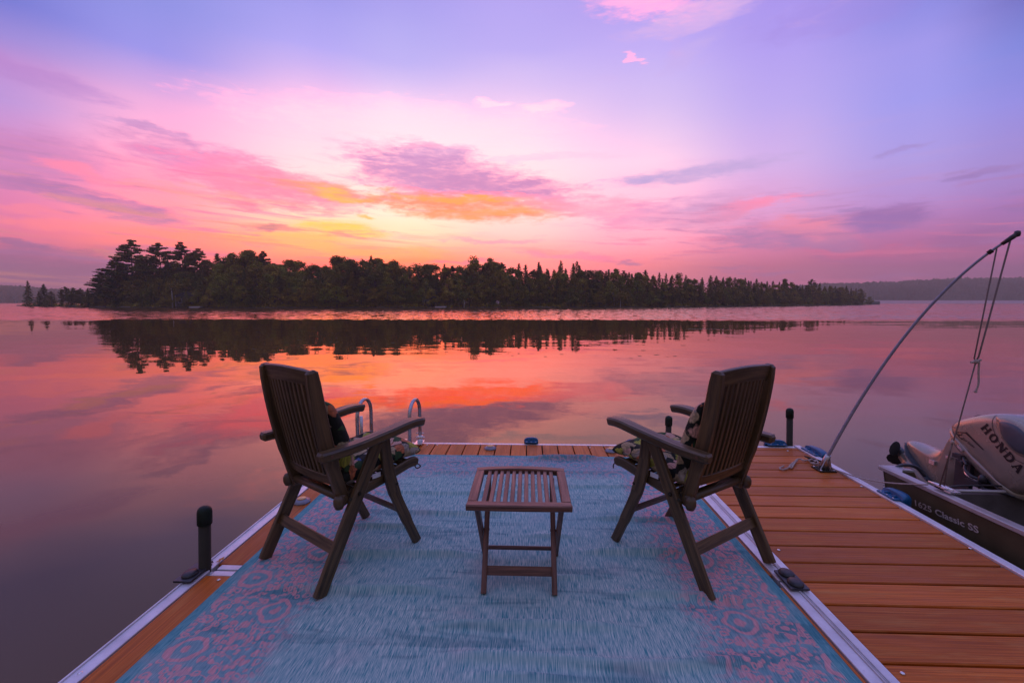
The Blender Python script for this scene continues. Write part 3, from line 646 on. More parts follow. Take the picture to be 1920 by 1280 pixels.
for back, off, step, lab, hf in rows:
    u = 172 + off
    while u < 1618:
        right = u > 960
        if lab == 3: kind = rnd.choices(('spruce', 'broad', 'pine'), (.72, .2, .08) if right else (.2, .7, .1))[0]
        elif lab == 2: kind = rnd.choices(('spruce', 'broad', 'pine'), (.45, .5, .05) if right else (.25, .65, .1))[0]
        else: kind = rnd.choices(('spruce', 'broad'), (.35, .65))[0]
        vs = sil(u); sh = 574; top = sh - (sh - vs) * hf * rnd.uniform(.90, 1.06)
        place = ('below the tall pines' if u < 400 else 'right of the tall pines' if u < 560 else 'below the yellow glow' if u < 800 else
                 'at the middle of the shore' if u < 1000 else 'just right of the middle' if u < 1220 else 'on the lower right stretch' if u < 1440 else 'at the tapering right tip')
        base_l = {('spruce', 3): 'dark spruce spire in the back row', ('broad', 3): 'rounded leafy tree in the back row', ('pine', 3): 'dark pine in the back row', ('spruce', 2): 'conical spruce in the middle rows',
                  ('broad', 2): 'leafy tree in the middle rows', ('pine', 2): 'layered pine in the middle rows', ('spruce', 0): 'small dense cedar at the water', ('broad', 0): 'low bushy tree at the water'}[(kind, lab)]
        base_g = {3: 'back row of the far wood', 2: 'middle rows of the far wood', 0: 'low trees at the far water edge'}[lab]
        plant(kind, u, back * (.35 if u > 1560 or u < 200 else 1) + rnd.uniform(-1, 1.5), top, base_l + ', ' + place, base_g + ', ' + place, width=rnd.uniform(.9, 1.25) * (1.25 if lab == 0 else 1))
        u += step * rnd.uniform(.8, 1.2) * (.66 if u > 1350 else .85 if u > 960 else 1)
# the low islet at far left
for kind, u, v, w_, var, lb in (('spruce', 55, 526, .9, 1, 'thin ragged spruce, tallest on the low islet at far left'), ('spruce', 84, 532, 1.5, 2, 'wide bushy cedar in the middle of the low islet at far left'),
                                ('spruce', 97, 546, 2.0, 3, 'low spreading bush on the islet, right of the wide cedar'), ('spruce', 74, 548, 1.6, 0, 'small bush between the ragged spruce and the wide cedar'),
                                ('pine', 124, 537, .9, 3, 'thin see-through pine on the low spit left of the wood'), ('pine', 139, 539, 1.1, 2, 'second thin pine on the low spit, beside the see-through one'),
                                ('spruce', 116, 560, 1.8, 1, 'tiny bush on the spit beneath the thin pines'), ('spruce', 134, 553, 1.8, 3, 'small dense bush under the second thin pine'),
                                ('pine', 152, 540, 1.0, 0, 'small dark pine where the spit joins the wood'), ('spruce', 166, 541, 1.6, 2, 'dense cedar at the left corner of the wood')):
    plant(kind, u, .8, v, lb, None, w_, var)
# pale birch stem standing clear at the water's edge
def birch(u, back, v, label):
    D = shore_depth(u) + back; p = world_at(u, D, ground_h(u, back)); h = at_depth(u, v, D).z - p.z
    e = thing('birch_tree', label, 'tree', p); t_ = MB(); t_.tube([(0, 0, -.2), (.1, 0, h * .5), (-.05, 0, h)], [.22, .16, .08], 7); t_.build('trunk', 'birch_bark', e)
    c = MB(); rr = random.Random(int(u))
    for j in range(420): leaf(c, Vector((rr.gauss(0, 1.0), rr.gauss(0, 1.0), h + rr.gauss(.6, .8))), .25, rr, .8)
    c.build('crown', 'broadleaf_green', e)
birch(323, -.1, 540, 'pale straight birch stem standing clear at the water below the tall pines')
birch(870, .2, 560, 'short leaning pale stem at the water in the middle of the far shore')
birch(1163, .1, 560, 'short pale stem near the dark cabin on the right half of the shore')
# undergrowth: one uncountable mass along the water
mb = MB(); rr = random.Random(5)
for i in range(16000):
    u = rr.uniform(168, 1636); back = rr.uniform(0.1, 5.0); D = shore_depth(u) + back; g = ground_h(u, back)
    hgt = (.8 + 2.2 * max(0, mnoise.noise(Vector((u * .05, back * .3, 2)))) + back * .25) * rr.random()
    leaf(mb, world_at(u, D, g + hgt * rr.random() ** .5), rr.uniform(.18, .42), rr, .8)
for i in range(1500):
    u = rr.uniform(40, 172); D = shore_depth(u) + rr.uniform(0, 1.5); leaf(mb, world_at(u, D, WATER + .2 + rr.random() ** 2 * .8), rr.uniform(.15, .3), rr, .8)
tag(mb.build('undergrowth', 'broadleaf_green'), 'low dark bushes and grass along the far water edge', 'bushes', kind='stuff')
# rocks on the spit
for u, w_ in ((235, 2.6), (140, 3.0), (128, 1.8)):
    mb = MB(); rr = random.Random(int(u)); D = shore_depth(u) - .4; p = world_at(u, D, WATER - .1)
    prof = [(w_ * .5, -.1), (w_ * .47, .18), (w_ * .3, .42), (w_ * .1, .5)]; mb.lathe(prof, (0, 0, 0), 12, True, 1.8, .7)
    mb.v = [(a[0] * (1 + .3 * mnoise.noise(Vector(a) * 1.3 + Vector((u, 0, 0)))), a[1], a[2] * (1 + .4 * mnoise.noise(Vector(a) * .9))) for a in mb.v]
    o = mb.build('boulder', 'shore_ground'); o.location = p
    tag(o, {235: 'long low boulder at the water below the tall pines', 140: 'pale flat rock in the water off the thin pines', 128: 'small flat rock at the water on the left spit'}[u], 'rock')
# cabins half hidden among the trees
def cabin(u, back, vtop, wdt, label, dark=False):
    D = shore_depth(u) + back; g = ground_h(u, back); p = world_at(u, D, g); h = max(2.2, at_depth(u, vtop, D).z - g); e = thing('cabin', label, 'cabin', p, -R((u - 960) * .05))
    w_ = MB(); w_.box((0, 2, h * .36), (wdt, 4, h * .72)); wall = w_.build('wall', 'cabin_wall', e)
    r_ = MB(); r_.prism([(-wdt * .56, -.35, h * .72), (wdt * .56, -.35, h * .72), (0, -.35, h)], (0, 4.7, 0)); r_.build('roof', 'cabin_roof', e)
    for i in range(3):
        x = (i - 1) * wdt * .3; f = MB()
        f.box((x - .42, -.03, h * .38), (.1, .06, 1.3)); f.box((x + .42, -.03, h * .38), (.1, .06, 1.3)); f.box((x, -.03, h * .38 + .6), (.74, .06, .1)); f.box((x, -.03, h * .38 - .6), (.74, .06, .1)); fr = f.build('window', 'cabin_trim', e)
        g_ = MB(); g_.box((x, -.012, h * .38), (.74, .02, 1.1)); g_.build('pane', 'dark_glass', fr)
    c_ = MB(); 
    for sx in (-1, 1): c_.box((sx * wdt * .5, -.06, h * .36), (.14, .1, h * .72))
    c_.build('corner_trim', 'cabin_trim', e)
cabin(806, 1.3, 552, 4.2, 'grey cabin with pale trim half hidden at the middle of the far shore')
cabin(350, 1.5, 546, 5.5, 'pale cabin half hidden between the birch stem and the pines')
cabin(1143, 2.6, 545, 3.2, 'small dark cabin with a steep roof on the right half of the shore')
def rowboat(u, label):
    D = shore_depth(u) - 1.0; p = world_at(u, D, WATER); mb = MB(); mb.prism([(-1.6, -.5, -.05), (1.3, -.5, -.05), (2.0, -.5, .45), (-1.7, -.5, .4)], (0, 1.0, 0)); o = mb.build('rowing_boat', 'cabin_trim'); o.location = p; tag(o, label, 'boat')
    c = MB(); c.box((0, 0, .47), (2.6, .7, .05)); q = c.build('cover', 'hull_paint', o)
rowboat(826, 'tiny pale rowing boat moored on the shore by the middle cabin'); rowboat(366, 'tiny pale rowing boat on the shore below the tall pines')
# floating leaves and weed on the calm water
mb = MB(); rr = random.Random(3)
for i in range(70):
    u = rr.uniform(330, 1300); v = rr.uniform(622, 672); p = on_z(u, v, WATER + .004); s = rr.uniform(.02, .07)
    n = mb.addv([p + Vector((math.cos(a) * s * 1.6, math.sin(a) * s, 0)) for a in (0, 1.2, 2.4, 3.6, 4.9)]); mb.face([n + k for k in range(5)])
for i in range(40):
    u = 1290 + i * 2.0; p = on_z(u, 616.5 + rr.uniform(-.8, .8), WATER + .004); mb.addv([]); n = mb.addv([p + Vector((math.cos(a) * .16, math.sin(a) * .1, 0)) for a in (0, 1.2, 2.4, 3.6, 4.9)]); mb.face([n + k for k in range(5)])
tag(mb.build('floating_weed', 'shore_grass'), 'pale flecks of weed floating on the calm lake', 'water weed', kind='stuff')

# ------------------------------------------------------------------ dock
def boards_along_y(mb, x0, x1, y0, y1, pitch, k0=0):
    x = x0; k = k0
    while x < x1 - .02:
        b = min(x + pitch - .009, x1); mb_board(mb, (x, b), (y0, y1), k, False); x += pitch; k += 1
def mb_board(mb, X, Y, k, alongx, Xfar=None):
    """one composite board, slightly eased edges; uv: board number + position across, and length"""
    (x0, x1), (y0, y1) = X, Y; e = .004; zt = 0.0; zb = -.024
    if not alongx: sec = [(x0, zb), (x0, zt - e), (x0 + e, zt), (x1 - e, zt), (x1, zt - e), (x1, zb)]; ends = (y0, y1)
    else: sec = [(y0, zb), (y0, zt - e), (y0 + e, zt), (y1 - e, zt), (y1, zt - e), (y1, zb)]; ends = (x0, x1)
    w = sec[-1][0] - sec[0][0]; A = []
    for j, q in enumerate(ends):
        pts = []
        for s_ in sec:
            if alongx:
                xx = q if (j == 0 or Xfar is None) else Xfar(s_[0]); pts.append((xx, s_[0], s_[1]))
            else: pts.append((s_[0], q, s_[1]))
        A.append(mb.addv(pts))
    us_ = [k + .02 + .96 * (s_[0] - sec[0][0]) / w for s_ in sec]
    for i in range(5):
        q = [A[0] + i, A[0] + i + 1, A[1] + i + 1, A[1] + i]; uv = [(us_[i], ends[0]), (us_[i + 1], ends[0]), (us_[i + 1], ends[1]), (us_[i], ends[1])]
        mb.face(q, uv)
    mb.face([A[0] + i for i in range(6)], [(us_[i], ends[0]) for i in range(6)]); mb.face([A[1] + i for i in reversed(range(6))], [(us_[i], ends[1]) for i in reversed(range(6))])
XL, XR = -1.66, 1.276
def screw(parent, x, y, z=.001):
    mb = MB(); mb.lathe([(.0085, 0), (.008, .0025), (.005, .004), (.001, .0045)], (0, 0, 0), 12); o = mb.build('screw', 'bright_metal', parent); o.location = (x, y, z); return o
def section(label, y0, y1, near):
    e = thing('dock_section', label, 'dock', (0, 0, 0))
    d = MB(); boards_along_y(d, XL + .066, XR - .062, y0 + .043, y1 - .043, .1445, 0 if near else 40); orient(d.build('decking', 'composite_board', e))
    f = MB()
    for (a, b) in ((XL, XL + .060), (XR - .056, XR)):
        f.box(((a + b) / 2, (y0 + y1) / 2, -.077), (b - a, y1 - y0, .16))
    f.box((XL + .004, (y0 + y1) / 2, .006), (.008, y1 - y0 - .002, .008)); f.box((XR - .004, (y0 + y1) / 2, .006), (.006, y1 - y0 - .002, .008))
    for (a, b) in ((y0, y0 + .04), (y1 - .04, y1)): f.box(((XL + XR) / 2, (a + b) / 2, -.078), (XR - XL - .17, b - a, .156))
    o = f.build('frame', 'aluminium', e); bv = o.modifiers.new('bevel', 'BEVEL'); bv.width = .003; bv.segments = 2
    j = MB(); yy = y0 + .3
    while yy < y1 - .1: j.box(((XL + XR) / 2, yy, -.09), (XR - XL - .24, .05, .12)); yy += .45
    j.build('joists', 'grey_pipe', e)
    fl = MB()
    for xx in (-1.2, -.2, .8): fl.box((xx, (y0 + y1) / 2, -.34), (.7, y1 - y0 - .3, .36))
    fl.build('floats', 'black_plastic', e)
    return e
dn = section('near section of the orange brown dock, mostly under the rug', -.4, 2.135, True)
df_ = section('far section of the orange brown dock, under the two chairs', 2.148, 4.262, False)
for p in ((410, 1087), (150, 1262)):
    q = on_z(*p); screw(dn, q.x, q.y)
for p in ((1106, 839), (820, 834), (801, 834)):
    q = on_z(*p); screw(df_, q.x, q.y)
# side dock with boards laid across
def xo(y): return 2.405 + .031 * (y - 1.0)
es = thing('dock_section', 'side dock of orange brown boards laid crosswise beside the boat', 'dock')
d = MB(); y = 4.14 + .1667; k = 100
while y > -.3:
    a = y - .1667 + .012
    if y > 4.2: b = 4.212
    else: b = y
    mb_board(d, (1.332, 2.3), (a, b), k, True, lambda yy: xo(yy) - .012); y -= .1667; k += 1
orient(d.build('decking', 'composite_board', es))
f = MB(); f.box((1.306, 1.92, -.077), (.046, 4.68, .16)); f.box((1.29, 1.92, .005), (.006, 4.66, .006))
f.prism([(xo(-.4) - .008, -.4, -.157), (xo(4.262) - .008, 4.262, -.157), (xo(4.262) - .008, 4.262, .012), (xo(-.4) - .008, -.4, .012)], (.052, 0, 0))
f.box(((1.333 + xo(4.24) - .012) / 2, 4.239, -.076), (xo(4.24) - .012 - 1.333, .044, .156))
o = orient(f.build('frame', 'aluminium', es)); bv = o.modifiers.new('bevel', 'BEVEL'); bv.width = .003; bv.segments = 2
j = MB(); 
for xx in (1.6, 2.1): j.box((xx, 1.9, -.09), (.05, 4.4, .12))
j.build('joists', 'grey_pipe', es)
fl = MB(); fl.box((1.85, 1.9, -.34), (.8, 4.2, .36)); fl.build('floats', 'black_plastic', es)
for p in ((1460, 1031), (1819, 1028), (1692, 1262), (1615, 912), (1477, 845), (1352, 915)):
    q = on_z(*p); screw(es, q.x, q.y)
# hinge plates with round black caps, on the dock they join
def plate(parent, x, y, rz, caps):
    mb = MB(); mb.box((0, 0, .014), (.085, .15, .010)); o = mb.build('hinge_plate', 'motor_dark', parent); o.location = (x, y, 0); o.rotation_euler = (0, 0, rz)
    for cx, cy in caps:
        c = MB(); c.lathe([(.034, .019), (.034, .024), (.029, .031), (.010, .033), (.001, .033)], (cx, cy, 0), 20, True, 1.0, 1.15); c.build('cap', 'black_plastic', o)
q1 = on_z(1474, 1084); q2 = on_z(1493, 1100)
plate(dn, (q1.x + q2.x) / 2, (q1.y + q2.y) / 2, 0, [(0, .042), (0, -.034)])
q1 = on_z(357, 1083); plate(dn, q1.x, q1.y + .02, 0, [(0, -.02)])

# ------------------------------------------------------------------ rug
def build_rug():
    mb = MB(); nx, ny = 150, 260; xl, xr, yn, yf = RUG
    WR = [(2.02, .011, .030, -1.3, -.30), (1.98, .012, .028, .35, 1.1), (2.33, .012, .035, -1.2, -.2), (2.36, .011, .03, .2, 1.0), (2.62, .010, .03, -1.2, -.5), (2.80, .009, .03, -.9, .0), (2.72, .010, .03, .3, 1.1),
          (1.78, .009, .025, -.5, .5), (3.1, .007, .03, -1.2, .2), (3.25, .007, .03, -.2, 1.0), (1.62, .010, .03, -.4, 1.0), (1.52, .008, .02, -.3, .3), (3.5, .006, .03, -.9, .9), (3.80, .016, .030, -.1, .75), (2.12, .006, .02, .0, .4), (2.5, .007, .03, -.1, .4), (1.38, .012, .03, -.8, .6)]
    for j in range(ny + 1):
        for i in range(nx + 1):
            x = xl + (xr - xl) * i / nx; y = yn + (yf - yn) * j / ny
            z = .0075 + .0015 * mnoise.noise(Vector((x * 3, y * 3, 0)))
            for (wy, a, w, x0, x1) in WR:
                c = wy + .05 * mnoise.noise(Vector((x * 1.3, wy * 7, 1))) + .02 * x
                en = max(0, min(1, (x - x0) / .25, (x1 - x) / .25)); en = en * en * (3 - 2 * en)
                z += 2.7 * a * en * math.exp(-((y - c) / (w * .8)) ** 2)
            ed = min(x - xl, xr - x, yf - y)
            z -= .0045 * max(0, 1 - ed / .03)
            xx = x + (.006 * mnoise.noise(Vector((0, y * 2.2, 3))) if x - xl < .1 or xr - x < .1 else 0)
            mb.addv([(xx, y + (.008 * mnoise.noise(Vector((x * 2, 0, 8))) if yf - y < .1 else 0), z)])
    for j in range(ny):
        for i in range(nx):
            a = j * (nx + 1) + i; mb.face((a, a + 1, a + nx + 2, a + nx + 1), None, True)
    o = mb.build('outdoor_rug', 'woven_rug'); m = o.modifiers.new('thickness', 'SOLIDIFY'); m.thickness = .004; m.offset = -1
    tag(o, 'rumpled blue woven rug with a pink ornamental border covering the dock', 'rug')
build_rug()

# ------------------------------------------------------------------ armchair (local: +y is the front)
def make_chair(label):
    e = thing('armchair', label, 'chair')
    w = 'weathered_teak'
    for s in (-1, 1):
        # rear leg runs up and forward to the arm; the front leg curves down and forward
        q = MB(); q.sweep([(s * .263, -.326, .002), (s * .262, -.160, .315), (s * .262, .012, .642)], .026, [.060, .066, .060], (1, 0, 0), .3); q.build('rear_leg', w, e)
        q = MB(); q.sweep(bez([(s * .236, .278, .002), (s * .236, .205, .16), (s * .236, .128, .34), (s * .236, .088, .50), (s * .236, .072, .645)], 5), .024, [.050] * 5 + [.058] * 5 + [.066] * 6 + [.060] * 5, (1, 0, 0), .3); q.build('front_leg', w, e)
        a = MB(); path = bez([(s * .272, -.30, .648), (s * .274, -.14, .655), (s * .276, .06, .678), (s * .274, .20, .696), (s * .270, .275, .694), (s * .268, .300, .688)], 6); n_ = len(path)
        wd = [.056 + .018 * math.sin(math.pi * min(1, i / (n_ - 1))) for i in range(n_)]; hh = [.044] * n_
        for i_, k_ in enumerate((.93, .82, .60)[::-1]): wd[n_ - 3 + i_] *= (.92, .78, .5)[i_]; hh[n_ - 3 + i_] *= (.98, .85, .6)[i_]
        path.insert(0, path[0] + Vector((0, -.010, -.001))); wd.insert(0, wd[0] * .6); hh.insert(0, hh[0] * .55)
        a.sweep(path, wd, hh, (1, 0, 0), .4); arm = a.build('armrest', w, e)
        pg = MB(); pg.tube([(s * .302, -.262, .650), (s * .3045, -.262, .650)], .007, 10); pg.tube([(s * .302, .02, .672), (s * .3045, .02, .672)], .006, 10); pg.build('peg', 'table_teak', arm)
    # backrest leans back: stiles, rails and slats between
    def bk(k, off=0.0): return Vector((0, -.158 - .142 * k + off * .97, .385 + .655 * k + off * .2))
    st = MB()
    for s in (-1, 1):
        pts = []
        for i in range(13):
            k = i / 12; p = bk(k); p.y -= .016 * math.sin(k * math.pi); p.x = s * .216; pts.append(p)
        pts.append(pts[-1] + (pts[-1] - pts[-2]) * .22); pts = [q_ - (bk(1) - bk(0)) * .022 for q_ in pts]; hh = [.060] * 4 + [.068] * 6 + [.066, .064, .054, .026]
        st.sweep(pts, [.032] * 13 + [.020], hh, (1, 0, 0), .35)
    def rail(k, hgt, bow):
        pts = []
        for i in range(9):
            x = -.203 + .406 * i / 8; p = bk(k); p.y -= .012 * math.sin(k * math.pi) + .016 * (1 - (x / .208) ** 2); p.z += bow * (1 - (x / .208) ** 2); p.x = x; pts.append(p)
        up = (bk(1) - bk(0)).normalized(); st.sweep(pts, hgt, .022, tuple(up), .3)
    rail(.935, .076, .012); rail(.165, .052, 0)
    st.build('backrest_frame', w, e)
    sl_ = MB()
    for i in range(11):
        x = -.174 + .348 * i / 10; bow = .014 * (1 - (x / .208) ** 2); pts = []
        for j in range(7):
            k = .20 + (.90 - .20) * j / 6; p = bk(k); p.y -= .010 * math.sin(k * math.pi) + bow; p.x = x; pts.append(p)
        sl_.sweep(pts, .0185, .020, (1, 0, 0), .2)
    sl_.build('back_slats', w, e)
    se = MB()
    for s in (-1, 1): se.sweep(bez([(s * .205, -.185, .392), (s * .205, -.03, .402), (s * .205, .15, .432), (s * .205, .262, .452), (s * .205, .315, .446)], 4), .024, [.052] * 15 + [.046, .030], (1, 0, 0), .35)
    se.sweep([(-.19, .262, .452), (.19, .262, .452)], .03, .022, (0, 1, 0), .3); se.sweep([(-.19, -.14, .400), (.19, -.14, .400)], .03, .022, (0, 1, 0), .3)
    se.build('seat_frame', w, e)
    ss = MB()
    for i in range(9):
        yy = -.10 + .040 * i; ss.sweep([(-.193, yy, .418 + .0045 * i), (.193, yy, .418 + .0045 * i)], .028, .010, (0, 1, 0), .3)
    ss.build('seat_slats', w, e)
    ro = MB(); ro.tube([(-.250, -.172, .405), (.250, -.172, .405)], .019, 12); ro.tube([(-.275, -.108, .418), (-.20, -.108, .418)], .012, 10); ro.tube([(.275, -.108, .418), (.20, -.108, .418)], .012, 10)
    for s in (-1, 1): ro.lathe([(.001, -.036), (.018, -.030), (.026, -.010), (.026, .012), (.018, .030), (.001, .036)], (s * .238, -.196, .396), 12)
    ro.build('pivot_rod', w, e)
    st2 = MB(); st2.sweep([(-.252, -.232, .185), (.252, -.232, .185)], .052, .018, (0, .47, .88), .25); st2.build('rear_stretcher', w, e)
    st3 = MB(); st3.sweep([(-.226, .178, .215), (.226, .178, .215)], .036, .018, (0, -.4, .9), .25); st3.build('front_stretcher', w, e)
    bl = MB()
    for s in (-1, 1):
        for (yy, zz) in ((-.158, .408), (-.106, .418), (.118, .395)): bl.tube([(s * .272, yy, zz), (s * .2765, yy, zz)], .008, 10)
    bl.build('bolts', 'grey_pipe', e)
    return e
def pad(w, l, t, nx=18, ny=18, seed=0, tuft=None):
    """a stuffed cushion panel, flat in x/y, piped edge, lightly lumpy"""
    mb = MB(); P = {}
    def top(u, v, s):
        ex = (1 - abs(u) ** 3.5) ** .45 if abs(u) < 1 else 0; ey = (1 - abs(v) ** 3.5) ** .45 if abs(v) < 1 else 0
        h = t / 2 * ex * ey
        nz = mnoise.noise(Vector((u * 2.2 + seed, v * 2.2, s))) * .12 + mnoise.noise(Vector((u * 6 + seed, v * 6, s))) * .05
        if tuft:
            for (a, b) in tuft: h *= 1 - .55 * math.exp(-((u - a) ** 2 + (v - b) ** 2) / .02)
        return s * h * (1 + nz * 2)
    for s in (1, -1):
        for j in range(ny + 1):
            for i in range(nx + 1):
                u = -1 + 2 * i / nx; v = -1 + 2 * j / ny; rd = 1 - .035 * (abs(u) ** 8) * (abs(v) ** 8) * 2
                if s == -1 and (i in (0, nx) or j in (0, ny)): P[(s, i, j)] = P[(1, i, j)]; continue
                P[(s, i, j)] = mb.addv([(u * w / 2 * rd, v * l / 2 * rd, top(u, v, s))])
    for s in (1, -1):
        for j in range(ny):
            for i in range(nx):
                q = [P[(s, i, j)], P[(s, i + 1, j)], P[(s, i + 1, j + 1)], P[(s, i, j + 1)]]
                mb.face(q if s == 1 else q[::-1], None, True)
    return mb
def warp_mb(mb, fn): mb.v = [tuple(fn(Vector(p))) for p in mb.v]; return mb
TU = [(-.5, -.45), (.5, -.45), (-.5, .35), (.5, .35)]
def make_cushion(label, seed):
    e = thing('chair_cushion', label, 'cushion')
    s_ = pad(.440, .545, .118, seed=seed, tuft=TU)
    def f(p):
        y = p.y + .098; z = .503 + .11 * (y - .07) + p.z
        if y > .25: z -= (y - .25) * .35
        return Vector((p.x, y, z))
    so_ = warp_mb(s_, f).build('seat_pad', 'floral_fabric', e); smooth_obj(so_)
    b_ = pad(.425, .47, .115, seed=seed + 3, tuft=TU)
    def g(p):
        k = (p.y + .23) / .46; sag = .018 * math.sin(k * 3.14)
        return Vector((p.x, -.088 - .118 * k + p.z * .97 + sag, .435 + .440 * k + p.z * .22))
    bo = warp_mb(b_, g).build('back_pad', 'floral_fabric', e); smooth_obj(bo)
    t_ = MB(); t_.tube(bez([(.20, -.11, .43), (.222, -.135, .40), (.25, -.15, .385), (.262, -.125, .40), (.268, -.10, .43)], 5), .004, 6)
    t_.tube(bez([(-.20, -.11, .43), (-.222, -.135, .40), (-.25, -.15, .385), (-.262, -.125, .40), (-.268, -.10, .43)], 5), .004, 6)
    t_.tube(bez([(.19, .29, .44), (.205, .325, .425), (.20, .345, .405), (.185, .33, .395), (.19, .31, .42)], 5), .0035, 6); t_.tube(bez([(-.19, .29, .44), (-.205, .325, .425), (-.20, .335, .395)], 5), .0035, 6)
    t_.build('tie', 'black_plastic', e)
    for s in (-1, 1): g_ = MB(); g_.box((s * .2215, .03, .455), (.002, .05, .024)); g_.build('care_tag', 'white_tag', e)
    return e
CG = 'pair of teak armchairs facing the lake'; KG = 'floral cushions tied on the armchairs'
c1 = make_chair('weathered folding teak armchair on the rug in front of the dock ladder'); c1['group'] = CG
c2 = copy_tree(c1); c2['label'] = 'weathered folding teak armchair on the rug next to the side dock and boat'
k1 = make_cushion('floral cushion on the armchair in front of the dock ladder', 1.0); k2 = make_cushion('floral cushion on the armchair next to the side dock and boat', 7.0)
k1['group'] = KG; k2['group'] = KG
for o, l, h in ((c1, (-.975, 2.35, .007), -35), (k1, (-.975, 2.35, .007), -35), (c2, (.85, 2.40, .007), 35.5), (k2, (.85, 2.40, .007), 35.5)):
    o.location = l; o.rotation_euler = (0, 0, R(h))

# ------------------------------------------------------------------ small folding table
def make_table():
    e = thing('side_table', 'small folding slatted teak table standing between the two armchairs', 'table', (-.037, 0, .006))
    w = 'table_teak'; x0, x1, y0, y1 = -.232, .232, 1.925, 2.385
    f = MB()
    def arch(y, bow, inn):
        n_ = 9; pts = [(x0 + (x1 - x0) * i / (n_ - 1), y + bow * (1 - ((i - 4) / 4) ** 2), .440 + .006 * (1 - ((i - 4) / 4) ** 2)) for i in range(n_)]; return pts
    f.sweep(arch(y0 + .025, -.016, 0), .048, .028, (0, 1, 0), .35); f.sweep(arch(y1 - .022, .012, 0), .044, .030, (0, 1, 0), .25)
    for s in (-1, 1): f.sweep([(s * .212, y0 + .047, .440), (s * .212, y1 - .041, .440)], .042, .030, (1, 0, 0), .25)
    f.build('top_frame', w, e)
    s_ = MB()
    for i in range(11):
        x = -.160 + .320 * i / 10; s_.sweep([(x, y0 + .036, .4435), (x, y1 - .030, .4435)], .0200, .016, (1, 0, 0), .3)
    s_.build('top_slats', w, e)
    for s in (-1, 1):
        q = MB(); q.sweep([(s * .164, 1.990, .001), (s * .164, 2.31, .425)], .024, .036, (1, 0, 0), .3); q.build('leg', w, e)
        q = MB(); q.sweep([(s * .190, 2.335, .001), (s * .190, 1.975, .425)], .022, .036, (1, 0, 0), .3); q.build('leg', w, e)
        q = MB(); q.tube([(s * .150, 2.163, .222), (s * .200, 2.163, .222)], .006, 8); q.build('bolt', 'grey_pipe', e)
    q = MB(); q.sweep([(-.154, 2.050, .078), (.154, 2.050, .078)], .042, .014, (0, .5, .85), .25); q.build('stretcher', w, e)
    q = MB(); q.sweep([(-.178, 2.285, .060), (.178, 2.285, .060)], .020, .014, (0, -.5, .85), .25); q.build('stretcher', w, e)
make_table()

# ------------------------------------------------------------------ posts, ladder, bumpers, lights
def post(x, y, top, label, lean=0.0):
    e = thing('dock_post', label, 'post', (x, y, 0), 0, 'capped steel dock posts'); e.rotation_euler = (0, lean, 0)
    p = MB(); p.tube([(0, 0, -.9), (0, 0, top - .05)], .0275, 18); p.build('pipe', 'grey_pipe', e)
    c = MB(); c.lathe([(.030, top - .085), (.0335, top - .083), (.0335, top - .02), (.031, top - .008), (.024, top + .002), (.012, top + .008), (.001, top + .009)], (0, 0, 0), 20); c.build('cap', 'cap_rubber', e)
    b = MB(); b.lathe([(.040, -.14), (.040, -.02), (.031, -.012)], (0, 0, 0), 18); b.build('collar', 'aluminium', e)
post(-1.632, 2.142, .325, 'nearest dark steel post with green cap, at the seam on the left dock edge', R(3.0))
post(1.345, 4.305, .262, 'green capped post at the far edge behind the armchair by the side dock')
post(2.487, 4.31, .345, 'green capped post at the outer far corner of the side dock', R(-2.5))
def ladder():
    e = thing('dock_ladder', 'metal swim ladder with two hooped handrails at the far left of the dock', 'ladder')
    for x in (-1.03, -1.50):
        path = [Vector((x, 4.235, .02)), Vector((x, 4.235, .20))]
        for i in range(13):
            a = math.pi * i / 12; path.append(Vector((x - .01 * (1 - math.cos(a)), 4.085 + .15 * math.cos(a), .315 + .14 * math.sin(a))))
        path += [Vector((x - .02, 3.935, .15)), Vector((x - .02, 3.935, .015))]
        q = MB(); q.tube(path, .0165, 14); rl = q.build('handrail', 'tube_metal', e)
        b = MB(); b.box((x, 4.20, .018), (.075, .13, .006)); b.lathe([(.026, .02), (.026, .075), (.021, .078)], (x, 4.235, 0), 14); b.tube([(x - .04, 4.235, .06), (x + .045, 4.235, .06)], .006, 8); b.tube([(x - .04, 4.235, .10), (x + .04, 4.235, .10)], .005, 8); b.build('bracket', 'bright_metal', e)
        d_ = MB(); d_.tube([(x - .02 + .036, 3.935, .34), (x - .02 + .036, 3.935, .02)], .0145, 12) if x < -1.2 else d_.tube([(x - .02 - .036, 3.935, .13), (x - .02 - .036, 3.935, .02)], .0145, 12)
        d_.build('folding_rail', 'tube_metal', e)
    for z in (.03, .085): q = MB(); q.box((-1.285, 3.935, z), (.36, .07, .018)); q.build('step', 'tube_metal', e)
ladder()
